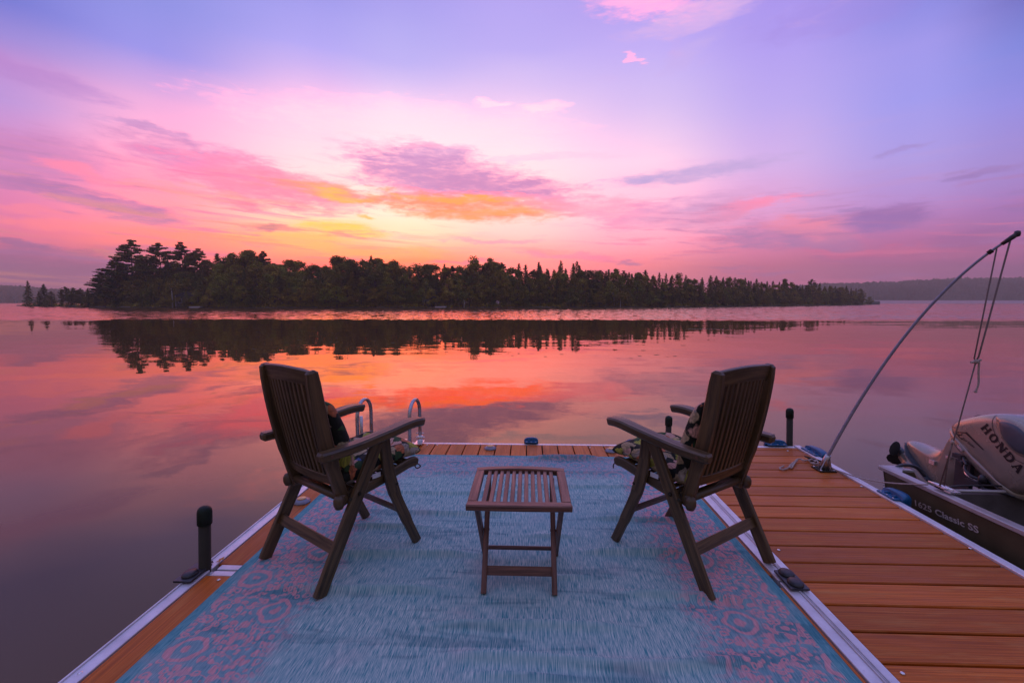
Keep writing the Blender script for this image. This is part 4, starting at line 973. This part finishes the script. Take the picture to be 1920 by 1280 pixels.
def bumper(loc, rz, length, label, proj=.10):
    """dock bumper: local y runs along the edge, x points out over the water, origin on the edge's top"""
    e = thing('dock_bumper', label, 'bumper', loc, rz, 'blue plastic dock bumpers')
    b = MB(); L = length / 2; n_ = 14
    for i in range(n_ + 1):
        t_ = -math.cos(math.pi * i / n_); k = max(.0, 1 - abs(t_) ** 3.2) ** .5; pr_ = .014 + (proj - .014) * k; y = t_ * L; hz = .052 * (.5 + .5 * k)
        b.addv([(.002, y, .014), (.010, y, hz - .003), (pr_ * .55, y, hz), (pr_ * .85, y, hz - .010), (pr_, y, hz - .032), (pr_, y, -.10), (pr_ * .85, y, -.125), (.002, y, -.13)])
    for i in range(n_):
        for k in range(7): b.face((i * 8 + k, i * 8 + k + 1, (i + 1) * 8 + k + 1, (i + 1) * 8 + k), None, k > 0)
    b.face(list(range(8))); b.face([n_ * 8 + k for k in reversed(range(8))]); orient(b.build('body', 'blue_plastic', e))
    f = MB(); f.box((-.018, 0, .0185), (.045, length * .86, .009)); f.box((-.004, -length * .18, .026), (.024, .02, .012)); f.box((-.004, length * .18, .026), (.024, .02, .012)); o = f.build('flange', 'blue_plastic', e); m_ = o.modifiers.new('bevel', 'BEVEL'); m_.width = .002; m_.segments = 2
    s = MB()
    for yy in (-.3, 0, .3): s.lathe([(.006, .0235), (.005, .026), (.001, .0265)], (-.028, yy * length, 0), 10)
    s.build('screws', 'bright_metal', e)
bumper((xo(3.13) + .046, 3.135, 0), -R(1.8), .19, 'blue plastic bumper on the side dock edge beside the boat stern')
bumper((xo(4.05) + .046, 4.06, 0), -R(1.8), .26, 'blue plastic bumper wrapping the side dock edge next to the corner post')
bumper((2.335, 4.264, 0), R(90), .20, 'blue plastic bumper on the far edge of the side dock, left of the corner post', .08)
bumper((.035, 4.264, 0), R(90), .135, 'small blue bumper alone at the middle of the far dock edge', .07)
def deck_light(u, v, label):
    p = on_z(u, v, .0); e = thing('deck_light', label, 'solar light', (p.x, p.y, .001), 0, 'small solar lights on the dock')
    a = MB(); a.lathe([(.058, 0), (.058, .006), (.050, .016), (.036, .024), (.030, .025)], (0, 0, 0), 8, False); a.build('shell', 'lamp_shell', e)
    b = MB(); b.lathe([(.029, .0235), (.029, .029), (.024, .032), (.001, .033)], (0, 0, 0), 20); b.build('lens', 'lens_amber', e)
deck_light(919, 841, 'small round solar light on the far boards left of the small blue bumper')
deck_light(1146, 846, 'small round solar light on the far boards beside the floral seat cushion')
deck_light(566, 941, 'small round solar light on the left edge board under the armchair')
# fallen leaves by the nearest post
def leaf_obj(u, v, s, m_, label):
    p = on_z(u, v, .006); mb = MB(); rr = random.Random(int(u)); n_ = 10
    pts = [(math.cos(2 * math.pi * k / n_) * s * (1 if k % 2 == 0 else .5), math.sin(2 * math.pi * k / n_) * s * (1 if k % 2 == 0 else .5), rr.uniform(0, .012)) for k in range(n_)]
    mb.prism(pts, (0, 0, .001)); o = mb.build('fallen_leaf', m_); o.location = p; tag(o, label, 'leaf')
leaf_obj(414, 1051, .022, 'leaf_orange', 'curled orange leaf on the metal seam beside the nearest post')
leaf_obj(396, 1054, .013, 'leaf_brown', 'small dark red leaf scrap touching the nearest post')

# ------------------------------------------------------------------ mooring whip and ropes
tip = Vector((3.0, 2.98, 1.745)); cleat = Vector((2.70, 2.985, .15)); base = Vector((2.392, 3.655, 0))
def whip():
    e = thing('mooring_whip', 'long bowed grey fibreglass mooring whip leaning out over the boat', 'mooring pole')
    dirv = tip - base; pts = []
    for i in range(33):
        k = i / 32; p = base.lerp(tip, k); p.z = .06 + (tip.z - .06) * (1.56 * k - .56 * k * k) ; pts.append(p)
    q = MB(); q.tube(pts, [.0128 - .0055 * (i / 32) for i in range(33)], 12); q.build('rod', 'fibreglass', e)
    d0 = (pts[2] - pts[0]).normalized(); b = MB(); b.tube([base + Vector((0, 0, .004)), pts[0] + d0 * .03, pts[0] + d0 * .075], [.040, .024, .019], 14)
    for a in (0, math.pi / 2, math.pi, -math.pi / 2):
        c = Vector((math.cos(a + .5), math.sin(a + .5), 0)); b.prism([base + c * .012 + Vector((0, 0, .008)), base + c * .060 + Vector((0, 0, .008)), pts[0] + d0 * .06 + c * .014], Vector((-c.y, c.x, 0)) * .006)
    b.build('socket', 'tube_metal', e)
    f = MB(); f.box(base + Vector((0, 0, .006)), (.13, .12, .008)); o = f.build('base_plate', 'grey_pipe', e)
    for sx in (-1, 1):
        for sy in (-1, 1): s = MB(); s.lathe([(.009, .011), (.008, .016), (.001, .017)], (base.x + sx * .05, base.y + sy * .045, 0), 8); s.build('bolt', 'bright_metal', e)
    t_ = MB(); dt = (pts[-1] - pts[-4]).normalized(); t_.tube([tip - dt * .05, tip + dt * .01, tip + dt * .035], [.011, .015, .012], 10); t_.lathe([(.001, -.02), (.014, -.016), (.017, 0), (.014, .016), (.001, .02)], tip + dt * .03 + Vector((.004, 0, .004)), 10); t_.build('tip_cap', 'motor_dark', e)
    r_ = MB(); w_ = pts[-4]; r_.tube([w_ - dt * .012, w_ + dt * .014], .0135, 10); r_.build('guide_ring', 'grey_pipe', e)
    return pts
wp = whip()
def rope_twist(mb, path, r, pitch=.022):
    """two-strand look: two thin tubes round one path"""
    path = [Vector(p) for p in path]; out = []; L = 0
    for s in (0, math.pi):
        q = []; L = 0; prev = path[0]
        for i, p in enumerate(path):
            L += (p - prev).length; prev = p; tg = (path[min(i + 1, len(path) - 1)] - path[max(i - 1, 0)]).normalized()
            a = tg.cross(Vector((0, 1, .1))).normalized(); b = tg.cross(a); th = L / pitch * 6.283 + s
            q.append(p + (a * math.cos(th) + b * math.sin(th)) * r * .5)
        mb.tube(q, r * .62, 6)
def dense(path, step=.006):
    out = [Vector(path[0])]
    for a, b in zip(path, path[1:]):
        a, b = Vector(a), Vector(b); n_ = max(1, int((b - a).length / step)); out += [a.lerp(b, (i + 1) / n_) for i in range(n_)]
    return out
def ropes():
    e = thing('hanging_rope', 'thin doubled rope hanging from the whip tip down to the boat cleat', 'rope')
    knot = (tip - Vector((0, 0, .03))).lerp(cleat, .475)
    m = MB(); m.tube([wp[-3] - Vector((0, 0, .01)), knot + Vector((-.012, 0, .02)), knot], .0042, 6); m.tube([tip - Vector((0, 0, .0)), knot + Vector((.014, 0, .03)), knot], .0050, 6); m.tube([knot, cleat.lerp(knot, .5) + Vector((.006, 0, 0)), cleat], .0042, 6)
    j = cleat.lerp(knot, .36); m.tube([j, j.lerp(cleat, .5) + Vector((.010, 0, 0)), cleat + Vector((.02, -.01, 0))], .0045, 6); m.build('line', 'dark_rope', e)
    k = MB(); k.lathe([(.001, -.016), (.011, -.012), (.015, 0), (.011, .012), (.001, .016)], knot, 8); k.tube(bez([knot + Vector((-.03, 0, -.006)), knot, knot + Vector((.03, 0, .012))], 4), .007, 6)
    k.lathe([(.001, -.012), (.009, -.008), (.010, 0), (.008, .008), (.001, .012)], j, 8); k.build('knot', 'rope_fibre', e)
    t_ = MB(); t_.tube(bez([knot + Vector((.02, 0, 0)), knot + Vector((.022, 0, -.07)), knot + Vector((.028, 0, -.14)), knot + Vector((.016, 0, -.19))], 5), .0058, 7); t_.lathe([(.001, -.008), (.009, -.004), (.009, .004), (.001, .008)], knot + Vector((.014, 0, -.195)), 8); t_.build('loose_end', 'rope_fibre', e)
    e = thing('dock_rope', 'pale mooring rope loosely looped on the side dock and tied to the boat', 'rope')
    g = lambda u, v, z=.012: on_z(u, v, z)
    loop = [g(1470, 873), g(1462, 877), g(1468, 880), g(1479, 876), g(1490, 868), g(1495, 862, .02), g(1487, 867), g(1480, 874), g(1484, 877), g(1489, 870)]
    run = [g(1489, 870), g(1493, 862, .02), g(1500, 860), g(1508, 863, .018), g(1516, 862), g(1523, 862, .02), g(1530, 864, .03), g(1522, 867), g(1517, 863, .03), g(1526, 860, .02), g(1534, 866, .03), g(1528, 871), g(1521, 868, .02), g(1532, 869, .03), g(1541, 870, .03)]
    m = MB(); rope_twist(m, dense(bez(loop + run[1:], 6), .005), .0062); m.build('loops', 'rope_fibre', e)
    a = g(1541, 870, .03); bq = cleat + Vector((-.03, .05, -.012)); pts = [a.lerp(bq, i / 16) - Vector((0, 0, .05 * math.sin(math.pi * i / 16))) for i in range(17)]
    m = MB(); m.tube(pts, .0052, 7); m.build('line', 'rope_fibre', e)
    e = thing('dock_cleat', 'small grey cleat on the side dock with rope wound on it', 'cleat', on_z(1524, 865), R(-60))
    m = MB(); m.tube([(-.07, 0, .026), (-.03, 0, .022), (.03, 0, .022), (.07, 0, .026)], [.006, .009, .009, .006], 8); m.box((0, 0, .007), (.07, .03, .012)); m.build('horn', 'grey_pipe', e)
ropes()

# ------------------------------------------------------------------ motor boat
def boat():
    e = thing('motor_boat', 'dark olive aluminium motor boat moored at the side dock, stern facing the lake', 'boat')
    xl, xr, ys = 2.69, 4.32, 3.445; xc = (xl + xr) / 2
    st = [(ys, 1.0, .092), (ys - .02, 1.0, .092), (2.4, 1.02, .11), (1.4, 1.03, .14), (.4, .97, .18), (-.5, .72, .25), (-1.1, .38, .32), (-1.45, .04, .38)]
    def sec(s, inner=False):
        y, k, zg = s; hw = (xr - xl) / 2 * k; i = .03 if inner else 0; h2 = max(.01, hw - i)
        return [(xc - h2, y, zg), (xc - h2 + .035 * k, y, -.10), (xc - h2 * .90, y, -.36 + i), (xc - h2 * .60, y, -.50 + i * 1.5), (xc, y, -.56 + i * 2), (xc + h2 * .60, y, -.50 + i * 1.5), (xc + h2 * .90, y, -.36 + i), (xc + h2 - .035 * k, y, -.10), (xc + h2, y, zg)]
    h_ = MB()
    for s in st: h_.addv(sec(s))
    for i in range(len(st) - 1):
        for k in range(8): h_.face((i * 9 + k, i * 9 + k + 1, i * 9 + k + 10, i * 9 + k + 9), None, False)
    n0 = len(h_.v)
    for s in st: h_.addv(sec((s[0] - (.03 if s is st[0] else 0), s[1], s[2]), True))
    for i in range(len(st) - 1):
        for k in range(8): h_.face((n0 + i * 9 + k, n0 + i * 9 + k + 9, n0 + i * 9 + k + 10, n0 + i * 9 + k + 1), None, False)
    # transom with a cut-down middle for the motor
    T = [(xl, .092), (xl + .035, -.10), (xl + .082, -.36), (xc - .49, -.50), (xc, -.56), (xc + .49, -.50), (xr - .082, -.36), (xr - .035, -.10), (xr, .092), (xr - .20, .08), (xr - .30, -.13), (xl + .30, -.13), (xl + .20, .08)]
    h_.prism([(a, ys - .04, b) for a, b in T], (0, .04, 0))
    h_.build('hull', 'hull_paint', e)
    g = MB()
    for s in (-1, 1):
        pts = [(xc + s * ((xr - xl) / 2 * q[1] - .012), q[0] + (.02 if q is st[0] else 0), q[2] + .006) for q in st if q is not st[1]]
        g.sweep(bez(pts, 4), .062, .030, (1, 0, 0), .3)
    g.sweep([(xl + .03, ys - .01, .094), (xl + .20, ys - .01, .084)], .05, .02, (0, 1, 0), .3); g.sweep([(xr - .20, ys - .01, .084), (xr - .03, ys - .01, .094)], .05, .02, (0, 1, 0), .3)
    g.build('gunwale', 'gunwale_metal', e)
    cr = MB(); 
    for x_ in (xl + .055, xr - .055): cr.prism([(x_ - .07, ys + .012, .104), (x_ + .10, ys + .012, .104), (x_ - .05, ys - .17, .104)], (0, 0, .012))
    cr.build('corner_cap', 'gunwale_metal', e)
    rb = MB()
    for k in range(22): rb.lathe([(.0055, -.003), (.0055, .003)], (xl + .018 - .005 + .0008 * k, ys + .001, .085 - .02 * k), 6)
    rb.build('rivets', 'gunwale_metal', e)
    fl_ = MB(); fl_.box((xc, 1.4, -.33), (1.30, 3.6, .02)); fl_.build('floor', 'hull_floor', e)
    sp = MB(); sp.box((xc, 3.13, -.10), (1.50, .03, .28)); sp.box((xc, 3.28, -.17), (1.48, .27, .012)); sp.build('splash_well', 'hull_floor', e); sp = MB(); sp.tube([(xl + .06, 3.12, .062), (xr - .06, 3.12, .062)], .011, 10); sp.build('steering_rod', 'gunwale_metal', e)
    for yy in (2.62, 1.5, .5):
        b = MB(); b.box((xc, yy, -.10), (1.50, .36, .03)); b.box((xc, yy, -.22), (1.40, .30, .20)); o = b.build('bench', 'hull_floor', e); m_ = o.modifiers.new('bevel', 'BEVEL'); m_.width = .01; m_.segments = 2
    s = MB(); s.sweep([(xl + .10, 3.1, .06), (xl + .14, 1.2, .06)], .03, .012, (1, 0, 0), .2); s.build('side_rail', 'gunwale_metal', e)
    cl = MB(); cx, cy = cleat.x + .012, cleat.y; cl.tube([(cx - .02, cy + .075, .150), (cx, cy + .03, .148), (cx, cy - .03, .148), (cx + .01, cy - .075, .150)], [.006, .009, .009, .006], 8); cl.box((cx, cy, .138), (.03, .07, .018)); cl.box((cx + .02, cy - .02, .135), (.07, .12, .010)); cl.build('cleat', 'bright_metal', e)
    hd = MB(); hd.tube(bez([(xl + .07, 3.43, .10), (xl + .14, 3.44, .125), (xl + .24, 3.44, .11), (xl + .29, 3.42, .05)], 5), .012, 8); hd.build('handle', 'motor_dark', e)
    tl = MB(); tl.tube(bez([(3.42, 3.20, .05), (3.2, 3.13, .10), (2.95, 3.12, .098), (2.80, 3.10, .085)], 5), .006, 7); tl.tube(bez([(3.5, 3.10, .02), (3.6, 2.9, -.05), (3.7, 2.6, -.10)], 5), .012, 7); tl.build('hose', 'motor_dark', e)
    # the name along the side, lying on the sloping plate
    def text(body, size, shear=0.0, off=0.0, sx=1.0):
        c = bpy.data.curves.new('t', 'FONT'); c.body = body; c.size = size; c.shear = shear; c.offset = off; c.resolution_u = 3
        o = bpy.data.objects.new('t', c); COL.objects.link(o); bpy.context.view_layer.update()
        me = bpy.data.meshes.new_from_object(o.evaluated_get(bpy.context.evaluated_depsgraph_get())); bpy.data.objects.remove(o); return me
    boat.text = text
    me = text('1625 Classic SS', .066, 0, .0014); wmax = max(v.co.x for v in me.vertices); L = .475
    for v in me.vertices:
        a, b = v.co.x / wmax * L, v.co.y; y = 3.178 - a; z = -.066 + b * .88 + .085 * a
        zg = .092; tt = (zg - z) / .215; hk = 1.0 + .02 * (3.425 - y) / 1.025; x = xc - (xr - xl) / 2 * hk + .035 * tt; v.co = Vector((x - .003, y, z))
    o = bpy.data.objects.new('lettering', me); me.materials.append(M['decal_pale']); COL.objects.link(o); o.parent = e
boat()

def motor():
    e = thing('outboard_motor', 'silver outboard motor tilted up on the stern of the moored boat', 'outboard motor')
    X = 3.42
    P = lambda pts, x: [(x, a, b) for a, b in pts]
    cow = [(3.575, .40), (3.52, .455), (3.44, .50), (3.34, .545), (3.24, .575), (3.15, .580), (3.06, .56), (2.97, .50), (2.90, .41), (2.875, .31), (2.90, .20), (2.96, .12), (3.04, .075), (3.13, .07), (3.22, .11), (3.31, .165), (3.40, .215), (3.49, .285), (3.56, .345)]
    c = MB(); c.loft(P(bez([(0, *q) for q in cow + [cow[0]]], 3)[:-1] and [(p.y, p.z) for p in bez([(0, *q) for q in cow + [cow[0]]], 3)[:-1]], X), (1, 0, 0), .185, (X, 3.22, .34), 6, 24); o = orient(c.build('cowl', 'motor_paint', e))
    # dark seam line under the cowl
    s = MB(); low = [(3.585, .395), (3.57, .335), (3.50, .27), (3.41, .20), (3.32, .150), (3.23, .095), (3.14, .055), (3.05, .055)]
    for sg in (-1, 1): s.tube([(X + sg * .170, a, b) for a, b in low[2:]], .0045, 6)
    s.build('seam', 'motor_dark', e)
    # lower pan
    pan = [(3.60, .38), (3.58, .31), (3.50, .245), (3.40, .175), (3.31, .125), (3.21, .07), (3.12, .03), (3.04, .03), (3.08, .075), (3.2, .15), (3.40, .27), (3.54, .37)]
    q = MB(); q.loft(P(pan, X), (1, 0, 0), .178, (X, 3.34, .20), 5, 14); orient(q.build('lower_pan', 'motor_paint', e))
    # leg
    leg = [(3.60, .385), (3.635, .33), (3.66, .24), (3.72, .17), (3.80, .135), (3.88, .125), (3.97, .125), (4.06, .125), (4.10, .10), (4.085, .055), (4.01, -.03), (3.90, -.11), (3.78, -.18), (3.69, -.20), (3.60, -.15), (3.54, -.06), (3.46, .04), (3.44, .16), (3.50, .27)]
    q = MB(); q.loft(P([(p.y, p.z) for p in bez([(0, *k) for k in leg + [leg[0]]], 3)[:-1]], X), (1, 0, 0), .10, (X, 3.70, .05), 2.6, 14); orient(q.build('leg', 'motor_paint', e))
    d = Vector((0, -.36, -.225)).normalized()        # direction of the plate and of the propeller shaft, prow side
    nrm = Vector((0, .53, -.85))                     # towards the skeg
    q = MB(); a = Vector((X, 4.115, .085)); q.prism([a + Vector((-.035, 0, 0)), a + Vector((.035, 0, 0)), a + d * .14 + Vector((.115, 0, 0)), a + d * .42 + Vector((.12, 0, 0)), a + d * .56 + Vector((.04, 0, 0)), a + d * .56 - Vector((.04, 0, 0)), a + d * .42 - Vector((.12, 0, 0)), a + d * .14 - Vector((.115, 0, 0))], nrm * .014)
    o = orient(q.build('cavitation_plate', 'motor_paint', e)); b_ = o.modifiers.new('bevel', 'BEVEL'); b_.width = .004
    q = MB(); q.prism([a + Vector((-.036, 0, 0)) - nrm * .012, a + Vector((.036, 0, 0)) - nrm * .012, a + d * .14 + Vector((.117, 0, 0)) - nrm * .012, a + d * .40 + Vector((.122, 0, 0)) - nrm * .012, a + d * .40 - Vector((.122, 0, 0)) - nrm * .012, a + d * .14 - Vector((.117, 0, 0)) - nrm * .012], nrm * .010); orient(q.build('plate_edge', 'motor_panel', e))
    g0 = a + nrm * .125 + d * .04
    q = MB(); q.tube([g0, g0 + d * .10, g0 + d * .24, g0 + d * .36, g0 + d * .44], [.050, .060, .060, .045, .010], 16); sk = g0 + d * .20 + nrm * .03
    q.prism([sk + Vector((-.006, 0, 0)), sk + d * .14 + Vector((-.006, 0, 0)), sk + d * .06 + nrm * .17 + Vector((-.006, 0, 0)), sk - d * .02 + nrm * .17 + Vector((-.006, 0, 0))], (.012, 0, 0))
    q.prism([g0 + d * .06 + Vector((-.02, 0, 0)), g0 + d * .36 + Vector((-.02, 0, 0)), a + d * .46 + nrm * .01 + Vector((-.02, 0, 0)), a + d * .08 + nrm * .01 + Vector((-.02, 0, 0))], (.04, 0, 0))
    orient(q.build('gearcase', 'motor_paint', e))
    q = MB(); hub = g0 - d * .045; q.tube([g0 + d * .01, g0 - d * .03, g0 - d * .085, g0 - d * .10], [.040, .038, .030, .012], 14); pr_ = q.build('propeller_hub', 'motor_dark', e)
    ex = Vector((1, 0, 0)); ey = d.cross(ex)
    for k in range(3):
        th = k * 2.094 + .5; q = MB(); ring = []
        for i in range(13):
            an = 2 * math.pi * i / 13; r_ = .095 + .065 * math.cos(an); w_ = .066 * math.sin(an) * (1 + .3 * math.cos(an))
            ang = th + w_ / max(.05, r_) * .9; ring.append(hub + (ex * math.cos(ang) + ey * math.sin(ang)) * r_ + d * w_ * .55)
        q.prism(ring, d * .005); q.build('propeller_blade', 'motor_dark', e)
    # clamp bracket on the transom, tilt tubes and fittings
    q = MB(); q.box((X - .11, 3.47, .02), (.03, .12, .26)); q.box((X + .11, 3.47, .02), (.03, .12, .26)); q.tube([(X - .15, 3.47, .13), (X + .15, 3.47, .13)], .022, 10); q.tube([(X - .08, 3.52, -.08), (X - .05, 3.60, .08)], .02, 10); q.tube([(X + .08, 3.52, -.08), (X + .05, 3.60, .08)], .02, 10)
    q.build('clamp_bracket', 'motor_dark', e)
    q = MB(); q.tube(bez([(X - .16, 3.40, .16), (X - .21, 3.36, .13), (X - .22, 3.30, .10), (X - .19, 3.24, .09)], 4), .012, 8); q.tube(bez([(X - .12, 3.42, .19), (X - .19, 3.40, .20), (X - .22, 3.34, .165)], 4), .009, 8); q.tube([(X - .17, 3.34, .06), (X - .20, 3.22, .035), (X - .16, 3.10, .05)], .010, 8); q.box((X - .19, 3.44, .20), (.03, .07, .03)); q.box((X - .19, 3.30, .05), (.05, .10, .035)); q.lathe([(.001, -.03), (.022, -.02), (.024, .01), (.014, .03), (.001, .034)], (X - .20, 3.24, .10), 10)
    q.build('linkage', 'motor_dark', e)
    q = MB(); q.box((X - .108, 3.742, .045), (.018, .05, .032)); q.build('anode', 'bright_metal', e)
    q = MB(); q.box((X - .112, 3.60, .135), (.016, .04, .02)); q.build('anode', 'bright_metal', e)
    q = MB(); q.tube(bez([(X - .15, 3.42, .10), (X - .19, 3.36, .085), (X - .17, 3.28, .06)], 4), .010, 8); q.build('tilt_lever', 'bright_metal', e)
    # side intake panel at the top of the cowl
    pa = [(3.215, .560), (3.13, .572), (3.03, .545), (2.95, .47), (2.92, .38), (2.96, .335), (3.05, .335), (3.13, .385), (3.19, .46)]
    for sg in (-1, 1):
        q = MB(); q.loft(P([(p.y, p.z) for p in bez([(0, *k) for k in pa + [pa[0]]], 3)[:-1]], X + sg * .166), (1, 0, 0), .030, (X + sg * .166, 3.06, .455), 3, 8); q2 = orient(q.build('intake_rim', 'motor_paint', e))
        q = MB(); pb = [(3.06 + (a_ - 3.06) * .80, .455 + (b__ - .455) * .80) for a_, b__ in pa]; q.loft(P([(p.y, p.z) for p in bez([(0, *k) for k in pb + [pb[0]]], 3)[:-1]], X + sg * .178), (1, 0, 0), .024, (X + sg * .178, 3.06, .455), 3, 8); orient(q.build('intake_panel', 'motor_panel', e))
    # lettering in slab letters along the cowl
    def cowl_x(y, z):
        return None
    o0 = Vector((0, 3.30, .452)); rt = Vector((0, -.27, -.232)).normalized(); up = Vector((0, -.232 * -1, -.27)).normalized(); up = Vector((0, -rt.z, rt.y)).normalized()
    if up.z < 0: up = -up
    def bar(mb, x0, y0, x1, y1, w):
        dx, dy = x1 - x0, y1 - y0; l = math.hypot(dx, dy); w = w * 1.4; nx, ny = -dy / l * w / 2, dx / l * w / 2
        q = [(x0 + nx, y0 + ny), (x0 - nx, y0 - ny), (x1 - nx, y1 - ny), (x1 + nx, y1 + ny)]
        mb.append(q)
    S = []
    def H_(x): bar(S, x + .15, 0, x + .15, 1, .2); bar(S, x + .75, 0, x + .75, 1, .2); bar(S, x + .15, .5, x + .75, .5, .13); [bar(S, x + a - .17, b, x + a + .17, b, .11) for a in (.15, .75) for b in (.055, .945)]
    def O_(x):
        for i in range(18):
            t0, t1 = 2 * math.pi * i / 18, 2 * math.pi * (i + 1.05) / 18; w = .12 + .10 * abs(math.cos((t0 + t1) / 2)); bar(S, x + .45 + .36 * math.cos(t0), .5 + .44 * math.sin(t0), x + .45 + .36 * math.cos(t1), .5 + .44 * math.sin(t1), w)
    def N_(x): bar(S, x + .15, 0, x + .15, 1, .12); bar(S, x + .78, 0, x + .78, 1, .12); bar(S, x + .14, .97, x + .78, .05, .22); bar(S, x - .02, .055, x + .32, .055, .11); bar(S, x - .02, .945, x + .25, .945, .11); bar(S, x + .62, .945, x + .95, .945, .11)
    def D_(x):
        bar(S, x + .15, 0, x + .15, 1, .2); bar(S, x - .02, .055, x + .5, .055, .11); bar(S, x - .02, .945, x + .5, .945, .11)
        for i in range(10):
            t0, t1 = -math.pi / 2 + math.pi * i / 10, -math.pi / 2 + math.pi * (i + 1.08) / 10; bar(S, x + .45 + .37 * math.cos(t0), .5 + .44 * math.sin(t0), x + .45 + .37 * math.cos(t1), .5 + .44 * math.sin(t1), .12 + .09 * abs(math.cos((t0 + t1) / 2)))
    def A_(x): bar(S, x + .10, 0, x + .46, 1, .11); bar(S, x + .80, 0, x + .46, 1, .21); bar(S, x + .22, .33, x + .70, .33, .10); bar(S, x - .04, .05, x + .24, .05, .10); bar(S, x + .62, .05, x + .96, .05, .10)
    for i, fn in enumerate((H_, O_, N_, D_, A_)): fn(i * 1.22)
    k = .355 / (4 * 1.22 + .95); hk = .060
    # the letters follow the curved side: find the surface by casting onto the cowl
    bpy.context.view_layer.update(); dg = bpy.context.evaluated_depsgraph_get(); cw = [c_ for c_ in COL.objects if c_.parent == e and c_.name.startswith('cowl')][0]
    def surf(y, z, sg=-1):
        ok, p, nn, fi = cw.ray_cast(Vector((X + sg * 1.0, y, z)), Vector((-sg, 0, 0))); return p.x if ok else X + sg * .18
    def decal(name, quads, material, sg=-1):
        mb = MB()
        for q in quads:
            n_ = mb.addv([(surf(y, z, sg) + sg * .0022, y, z) for (y, z) in q]); mb.face([n_ + i for i in range(len(q))])
        return mb.build(name, material, e)
    quads = []
    for q in S:
        # split long bars so they hug the curve
        (a0, b0), (a1, b1), (a2, b2), (a3, b3) = q
        for j in range(4):
            f0, f1 = j / 4, (j + 1) / 4; L_ = lambda p, r_, f: (p[0] + (r_[0] - p[0]) * f, p[1] + (r_[1] - p[1]) * f)
            qq = [L_(q[0], q[3], f0), L_(q[1], q[2], f0), L_(q[1], q[2], f1), L_(q[0], q[3], f1)]
            quads.append([((o0 + rt * (a_ * k) + up * (b_ * hk)).y, (o0 + rt * (a_ * k) + up * (b_ * hk)).z) for a_, b_ in qq])
    decal('lettering', quads, 'decal_black')
    def strip(name, pts, w, material):
        pts = [Vector((0, a_, b_)) for a_, b_ in pts]; qs = []
        for a_, b_ in zip(pts, pts[1:]):
            n_ = (b_ - a_).normalized(); n_ = Vector((0, -n_.z, n_.y)) * w / 2; qs.append([((a_ + n_).y, (a_ + n_).z), ((a_ - n_).y, (a_ - n_).z), ((b_ - n_).y, (b_ - n_).z), ((b_ + n_).y, (b_ + n_).z)])
        decal(name, qs, material)
    strip('cowl_line', [(p.y, p.z) for p in bez([(0, 3.545, .425), (0, 3.53, .375), (0, 3.47, .305), (0, 3.38, .235), (0, 3.29, .185), (0, 3.20, .135), (0, 3.12, .10)], 6)], .0045, 'motor_dark')
    strip('panel_line', [(p.y, p.z) for p in bez([(0, 3.235, .565), (0, 3.225, .50), (0, 3.19, .43), (0, 3.14, .365), (0, 3.07, .315), (0, 2.99, .30)], 6)], .004, 'motor_dark')
    q = MB(); q.box((X - .183, 3.44, .262), (.012, .050, .016), (Vector((1, 0, 0)), Vector((0, .8, .6)), Vector((0, -.6, .8)))); q.build('latch', 'bright_metal', e)
    q = MB(); q.box((X, 3.46, .487), (.16, .075, .022), (Vector((1, 0, 0)), Vector((0, -.86, .5)), Vector((0, .5, .86)))); q.build('top_vent', 'motor_dark', e)
    # stripe emblem with small script
    def YZ(zx, zy, x=3.235):
        dr = ray(1640 + zx / 5.818, 740 + zy / 5.818); return (dr.y * x / dr.x, H + dr.z * x / dr.x)
    em = [[(868, 380), (900, 402), (1000, 408), (985, 418), (905, 415)], [(1000, 402), (1075, 480), (1068, 492), (985, 415)], [(1075, 480), (1200, 603), (1180, 600), (1068, 494)], [(868, 388), (905, 430), (930, 470), (915, 462), (880, 420)], [(905, 430), (960, 425), (950, 440), (920, 445)], [(925, 460), (965, 480), (950, 492), (935, 482)]]
    decal('emblem', [[YZ(*p) for p in q] for q in em], 'decal_black')
    me = boat.text('Four Stroke', .03, .4, .0004); wm = max(v.co.x for v in me.vertices); p0 = Vector((0, *YZ(950, 478))); p1 = Vector((0, *YZ(1085, 580))); rr_ = (p1 - p0); L_ = rr_.length; rr_.normalize(); uu = Vector((0, -rr_.z, rr_.y)); uu = uu if uu.z > 0 else -uu
    for v in me.vertices:
        p = p0 + rr_ * (v.co.x / wm * L_) + uu * (v.co.y * .9); v.co = Vector((surf(p.y, p.z) - .0025, p.y, p.z))
    o = bpy.data.objects.new('script', me); me.materials.append(M['decal_black']); COL.objects.link(o); o.parent = e
motor()

# ------------------------------------------------------------------ air
def volume(name, lo, hi, dens, col, label, cat):
    m = bpy.data.materials.new(name + '_air'); m.use_nodes = True; t = NT(m.node_tree); t.n.remove(t.n['Principled BSDF'])
    v = t.new('ShaderNodeVolumePrincipled'); v.inputs['Color'].default_value = (*col, 1); v.inputs['Density'].default_value = dens; v.inputs['Anisotropy'].default_value = .3
    t.l.new(v.outputs[0], t.n['Material Output'].inputs['Volume'])
    c = [(a + b) / 2 for a, b in zip(lo, hi)]; mb = MB(); mb.box((0, 0, 0), [b - a for a, b in zip(lo, hi)]); o = mb.build(name, m); o.location = c
    tag(o, label, cat, kind='stuff')
volume('haze', (-2600, -250, WATER - 1), (2600, 1500, 110), .00055, (.92, .82, .70), 'thin mauve morning haze over the lake', 'haze')

volume('mist', (330, 480, WATER - .3), (1500, 780, 3.2), .006, (.95, .82, .86), 'low pale mist lying on the water before the far right hills', 'mist')
